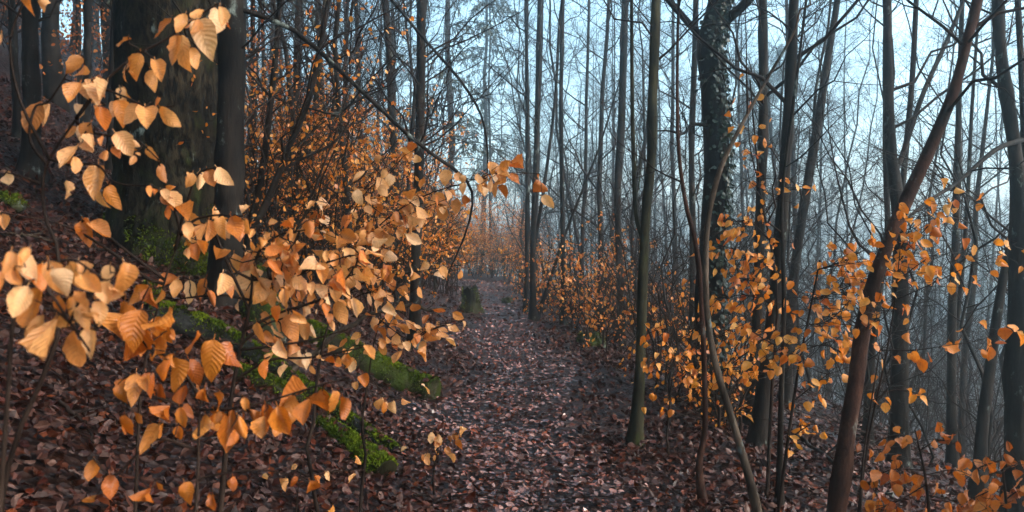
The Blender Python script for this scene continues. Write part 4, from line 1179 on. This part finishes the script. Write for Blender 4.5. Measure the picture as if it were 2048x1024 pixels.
sapling('low beech sapling spreading deep orange leaves over the fallen logs',
        [(405, 770), (398, 850), (396, 940), (390, 1040)], 1.6,
        [[(405, 770), (425, 700), (445, 680), (480, 690)], [(402, 800), (350, 720), (300, 700), (270, 640), (300, 570)], [(398, 830), (330, 800), (260, 790), (240, 830)], [(400, 820), (480, 815), (560, 795), (640, 770), (700, 755)],
         [(396, 900), (310, 880), (230, 950), (185, 915)], [(394, 960), (430, 950), (520, 940), (600, 955)]],
        sc(zoomD, 0, 512, .5), stem_w=9, kind='leaf_rust', seed=4)
sapling('dense beech sapling with a wide fan of golden leaves over the logs',
        [(505, 560), (498, 620), (480, 700), (462, 800), (450, 920), (440, 1030)], 2.3,
        [[(500, 600), (440, 590), (380, 595), (345, 600)], [(505, 560), (560, 555), (640, 530), (700, 510)], [(490, 660), (560, 625), (640, 600), (690, 560), (730, 500)], [(505, 560), (520, 500), (560, 470), (610, 460)],
         [(498, 620), (440, 490), (430, 440), (470, 430)], [(480, 700), (560, 690), (620, 680), (690, 660)], [(470, 760), (540, 720), (620, 715), (700, 700), (740, 690)], [(480, 690), (530, 650), (590, 630)], [(505, 560), (470, 540), (455, 510)]],
        sc(zoomE, 350, 400, .3515), sprays=[(2, 10, .06), (3, 14, .06), (1, 10, .06)], stem_w=13, seed=5)
sapling('long beech branch of golden leaves reaching over the path verge',
        [(700, 560), (660, 640), (640, 720), (630, 800), (628, 840)], 3.6,
        [[(700, 560), (740, 470), (830, 400), (930, 365), (1000, 345), (1085, 348)], [(700, 555), (720, 500), (770, 450), (840, 420), (900, 395)], [(690, 590), (740, 560), (820, 545), (920, 530)], [(700, 560), (690, 480), (720, 400), (780, 340), (830, 290)],
         [(680, 620), (720, 590), (760, 585), (800, 600)], [(700, 560), (650, 500), (640, 440), (660, 400)]],
        sprays=[(0, 60, .062), (1, 52, .06), (2, 22, .055), (3, 34, .058), (4, 16, .055), (5, 26, .058)], stem_w=8, seed=6, tw=3.5)
sapling('short beech sapling with a leaf spray beside the mossy boulder',
        [(760, 640), (745, 700), (735, 770), (725, 830)], 4.0,
        [[(760, 640), (820, 680), (860, 660), (915, 640)], [(750, 680), (790, 690), (840, 670), (890, 650)], [(745, 700), (720, 690), (690, 700)], [(738, 750), (770, 790), (800, 800)], [(755, 650), (790, 620), (820, 640)]],
        sprays=[(0, 26, .06), (1, 18, .058), (2, 9, .055), (3, 9, .055), (4, 8, .055)], stem_w=6, seed=7, tw=3)
sapling('tiny beech seedling with few leaves at the near path edge', [(880, 875), (872, 920), (865, 960)], 5.0,
        [[(880, 875), (900, 868), (925, 872)], [(876, 900), (885, 910), (880, 940)], [(870, 930), (860, 905), (850, 890)]], sprays=[(0, 10, .06), (1, 5, .06), (2, 4, .05)], stem_w=4, seed=8, tw=2.5)
sapling('tiny seedling with pale leaves under the bright mossy log', [(600, 950), (595, 990), (592, 1030)], 3.6,
        [[(600, 950), (615, 960), (630, 965)], [(598, 970), (585, 955), (580, 950)], [(600, 955), (700, 940), (735, 940)]], sprays=[(0, 3, .06), (1, 3, .05), (2, 3, .05)], stem_w=4, seed=9, tw=2.5)

# right hand saplings
sapling('orange leaved beech sapling filling the gap between ivy covered tree and tall dark trunk',
        [(1500, 160), (1520, 380), (1540, 480), (1555, 600), (1545, 760), (1538, 900), (1535, 980)], 5.4,
        [[(1545, 540), (1500, 510), (1440, 490)], [(1552, 610), (1490, 590), (1420, 600)], [(1550, 690), (1480, 655), (1425, 680)], [(1540, 480), (1490, 440), (1430, 470)], [(1545, 750), (1460, 735), (1385, 765)],
         [(1525, 390), (1500, 290), (1495, 160)], [(1550, 660), (1500, 700), (1450, 740), (1420, 780)], [(1530, 430), (1560, 390), (1610, 370)], [(1545, 560), (1500, 560), (1440, 550)]],
        sprays=[(0, 38, .052), (1, 44, .052), (2, 40, .052), (3, 40, .052), (4, 34, .05), (5, 26, .05), (6, 28, .05), (7, 14, .05), (8, 34, .05)], kind='leaf_mid', stem_w=9, seed=20, spread=1.7, tw=3.5)
sapling('orange leaved beech sapling with a flat layered spray in front of the foggy slope',
        [(1640, 520), (1620, 620), (1600, 720), (1580, 850), (1560, 1000), (1555, 1040)], 4.6,
        [[(1620, 600), (1680, 580), (1740, 550), (1790, 535)], [(1635, 540), (1690, 520), (1730, 500)], [(1615, 650), (1660, 640), (1700, 600)], [(1605, 700), (1650, 690), (1690, 710)], [(1600, 720), (1560, 700), (1530, 720)],
         [(1590, 800), (1640, 760), (1660, 745)], [(1575, 880), (1620, 850), (1650, 850)]],
        sprays=[(0, 64, .052), (1, 40, .052), (2, 42, .052), (3, 26, .052), (4, 30, .052), (5, 18, .052), (6, 16, .05)], kind='leaf_mid', stem_w=9, seed=21, spread=1.7, tw=3.5)
sapling('beech sapling with drooping orange spray across the reddish leaning trunk',
        [(1800, 500), (1790, 600), (1770, 720), (1740, 860), (1720, 1000), (1715, 1040)], 4.0,
        [[(1800, 520), (1840, 470), (1890, 420), (1925, 400)], [(1795, 560), (1850, 520), (1870, 510)], [(1800, 500), (1830, 440), (1860, 430)], [(1790, 600), (1760, 640), (1740, 600)], [(1790, 600), (1880, 560), (1960, 520), (2035, 485)]],
        sprays=[(0, 34, .05), (1, 24, .05), (2, 24, .05), (3, 20, .05), (4, 22, .05)], kind='leaf_mid', stem_w=6, seed=22, spread=1.7, tw=3.2)
sapling('sparse beech sapling holding a thin row of orange leaves low before the fog',
        [(1760, 700), (1740, 820), (1725, 930), (1720, 1030)], 3.9,
        [[(1760, 700), (1830, 700), (1900, 690), (1960, 680), (2015, 655)], [(1745, 800), (1790, 780), (1850, 790)]], sprays=[(0, 20, .06), (1, 8, .05)], kind='leaf_mid', stem_w=6, seed=23, tw=3)
sapling('bushy rust leaved beech sapling in the lower frame corner',
        [(1830, 860), (1850, 950), (1860, 1040)], 3.2,
        [[(1835, 880), (1790, 870), (1740, 890)], [(1840, 900), (1880, 880), (1920, 890)], [(1845, 940), (1780, 940), (1730, 970)], [(1850, 970), (1800, 1000), (1750, 1020)], [(1850, 950), (1910, 940), (1960, 960)], [(1855, 990), (1900, 1000), (1940, 1010)]],
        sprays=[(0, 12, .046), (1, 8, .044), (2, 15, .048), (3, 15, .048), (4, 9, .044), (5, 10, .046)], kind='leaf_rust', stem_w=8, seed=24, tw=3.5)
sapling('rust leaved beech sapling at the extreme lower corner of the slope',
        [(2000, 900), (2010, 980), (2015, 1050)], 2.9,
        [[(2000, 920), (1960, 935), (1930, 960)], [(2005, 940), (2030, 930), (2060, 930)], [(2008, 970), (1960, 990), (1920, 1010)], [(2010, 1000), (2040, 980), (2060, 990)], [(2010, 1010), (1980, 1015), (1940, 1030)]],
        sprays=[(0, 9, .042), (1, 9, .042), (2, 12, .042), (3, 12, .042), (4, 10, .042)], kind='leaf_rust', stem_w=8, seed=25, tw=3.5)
sapling('small orange beech sapling on the path edge near the olive trunk',
        [(1350, 700), (1342, 780), (1335, 860)], 6.4,
        [[(1350, 700), (1380, 740), (1400, 770)], [(1346, 740), (1310, 720), (1290, 730)], [(1340, 790), (1330, 810), (1300, 810)], [(1345, 760), (1370, 740), (1330, 700)], [(1348, 720), (1320, 680), (1310, 650)]],
        sprays=[(0, 18, .055), (1, 12, .055), (2, 8, .055), (3, 10, .055), (4, 10, .055)], kind='leaf_mid', stem_w=5, seed=26, spread=1.6, tw=2.5)

litter()

# ------------------------------------------------------------------ remove the moulds, add the air
for pool in (protos, leaners, saplings, brushes, beeches, beeches_low, beeches_dark, spruces):
    for root in pool:
        for ch in list(root.children): bpy.data.objects.remove(ch)
        bpy.data.objects.remove(root)

def haze():
    m = bpy.data.materials.new('haze'); m.use_nodes = True
    n, l = m.node_tree.nodes, m.node_tree.links
    n.clear()
    out = n.new('ShaderNodeOutputMaterial'); v = n.new('ShaderNodeVolumePrincipled')
    v.inputs['Color'].default_value = (0.80, 0.95, 1.0, 1)
    v.inputs['Anisotropy'].default_value = 0.82
    v.inputs['Density'].default_value = HAZE_DENSITY
    l.new(v.outputs[0], out.inputs['Volume'])
    x0, x1, y0, y1, z0, z1 = GX0 - 2, GX1 + 2, GY0 - 2, GY1 + 2, -15.5, 62.0
    V = [(x, y, z) for z in (z0, z1) for y in (y0, y1) for x in (x0, x1)]
    MB().add(V, f4=[(0, 2, 3, 1), (4, 5, 7, 6), (0, 1, 5, 4), (1, 3, 7, 5), (3, 2, 6, 7), (2, 0, 4, 6)]).obj('haze', m, smooth=False, kind='stuff')
haze()
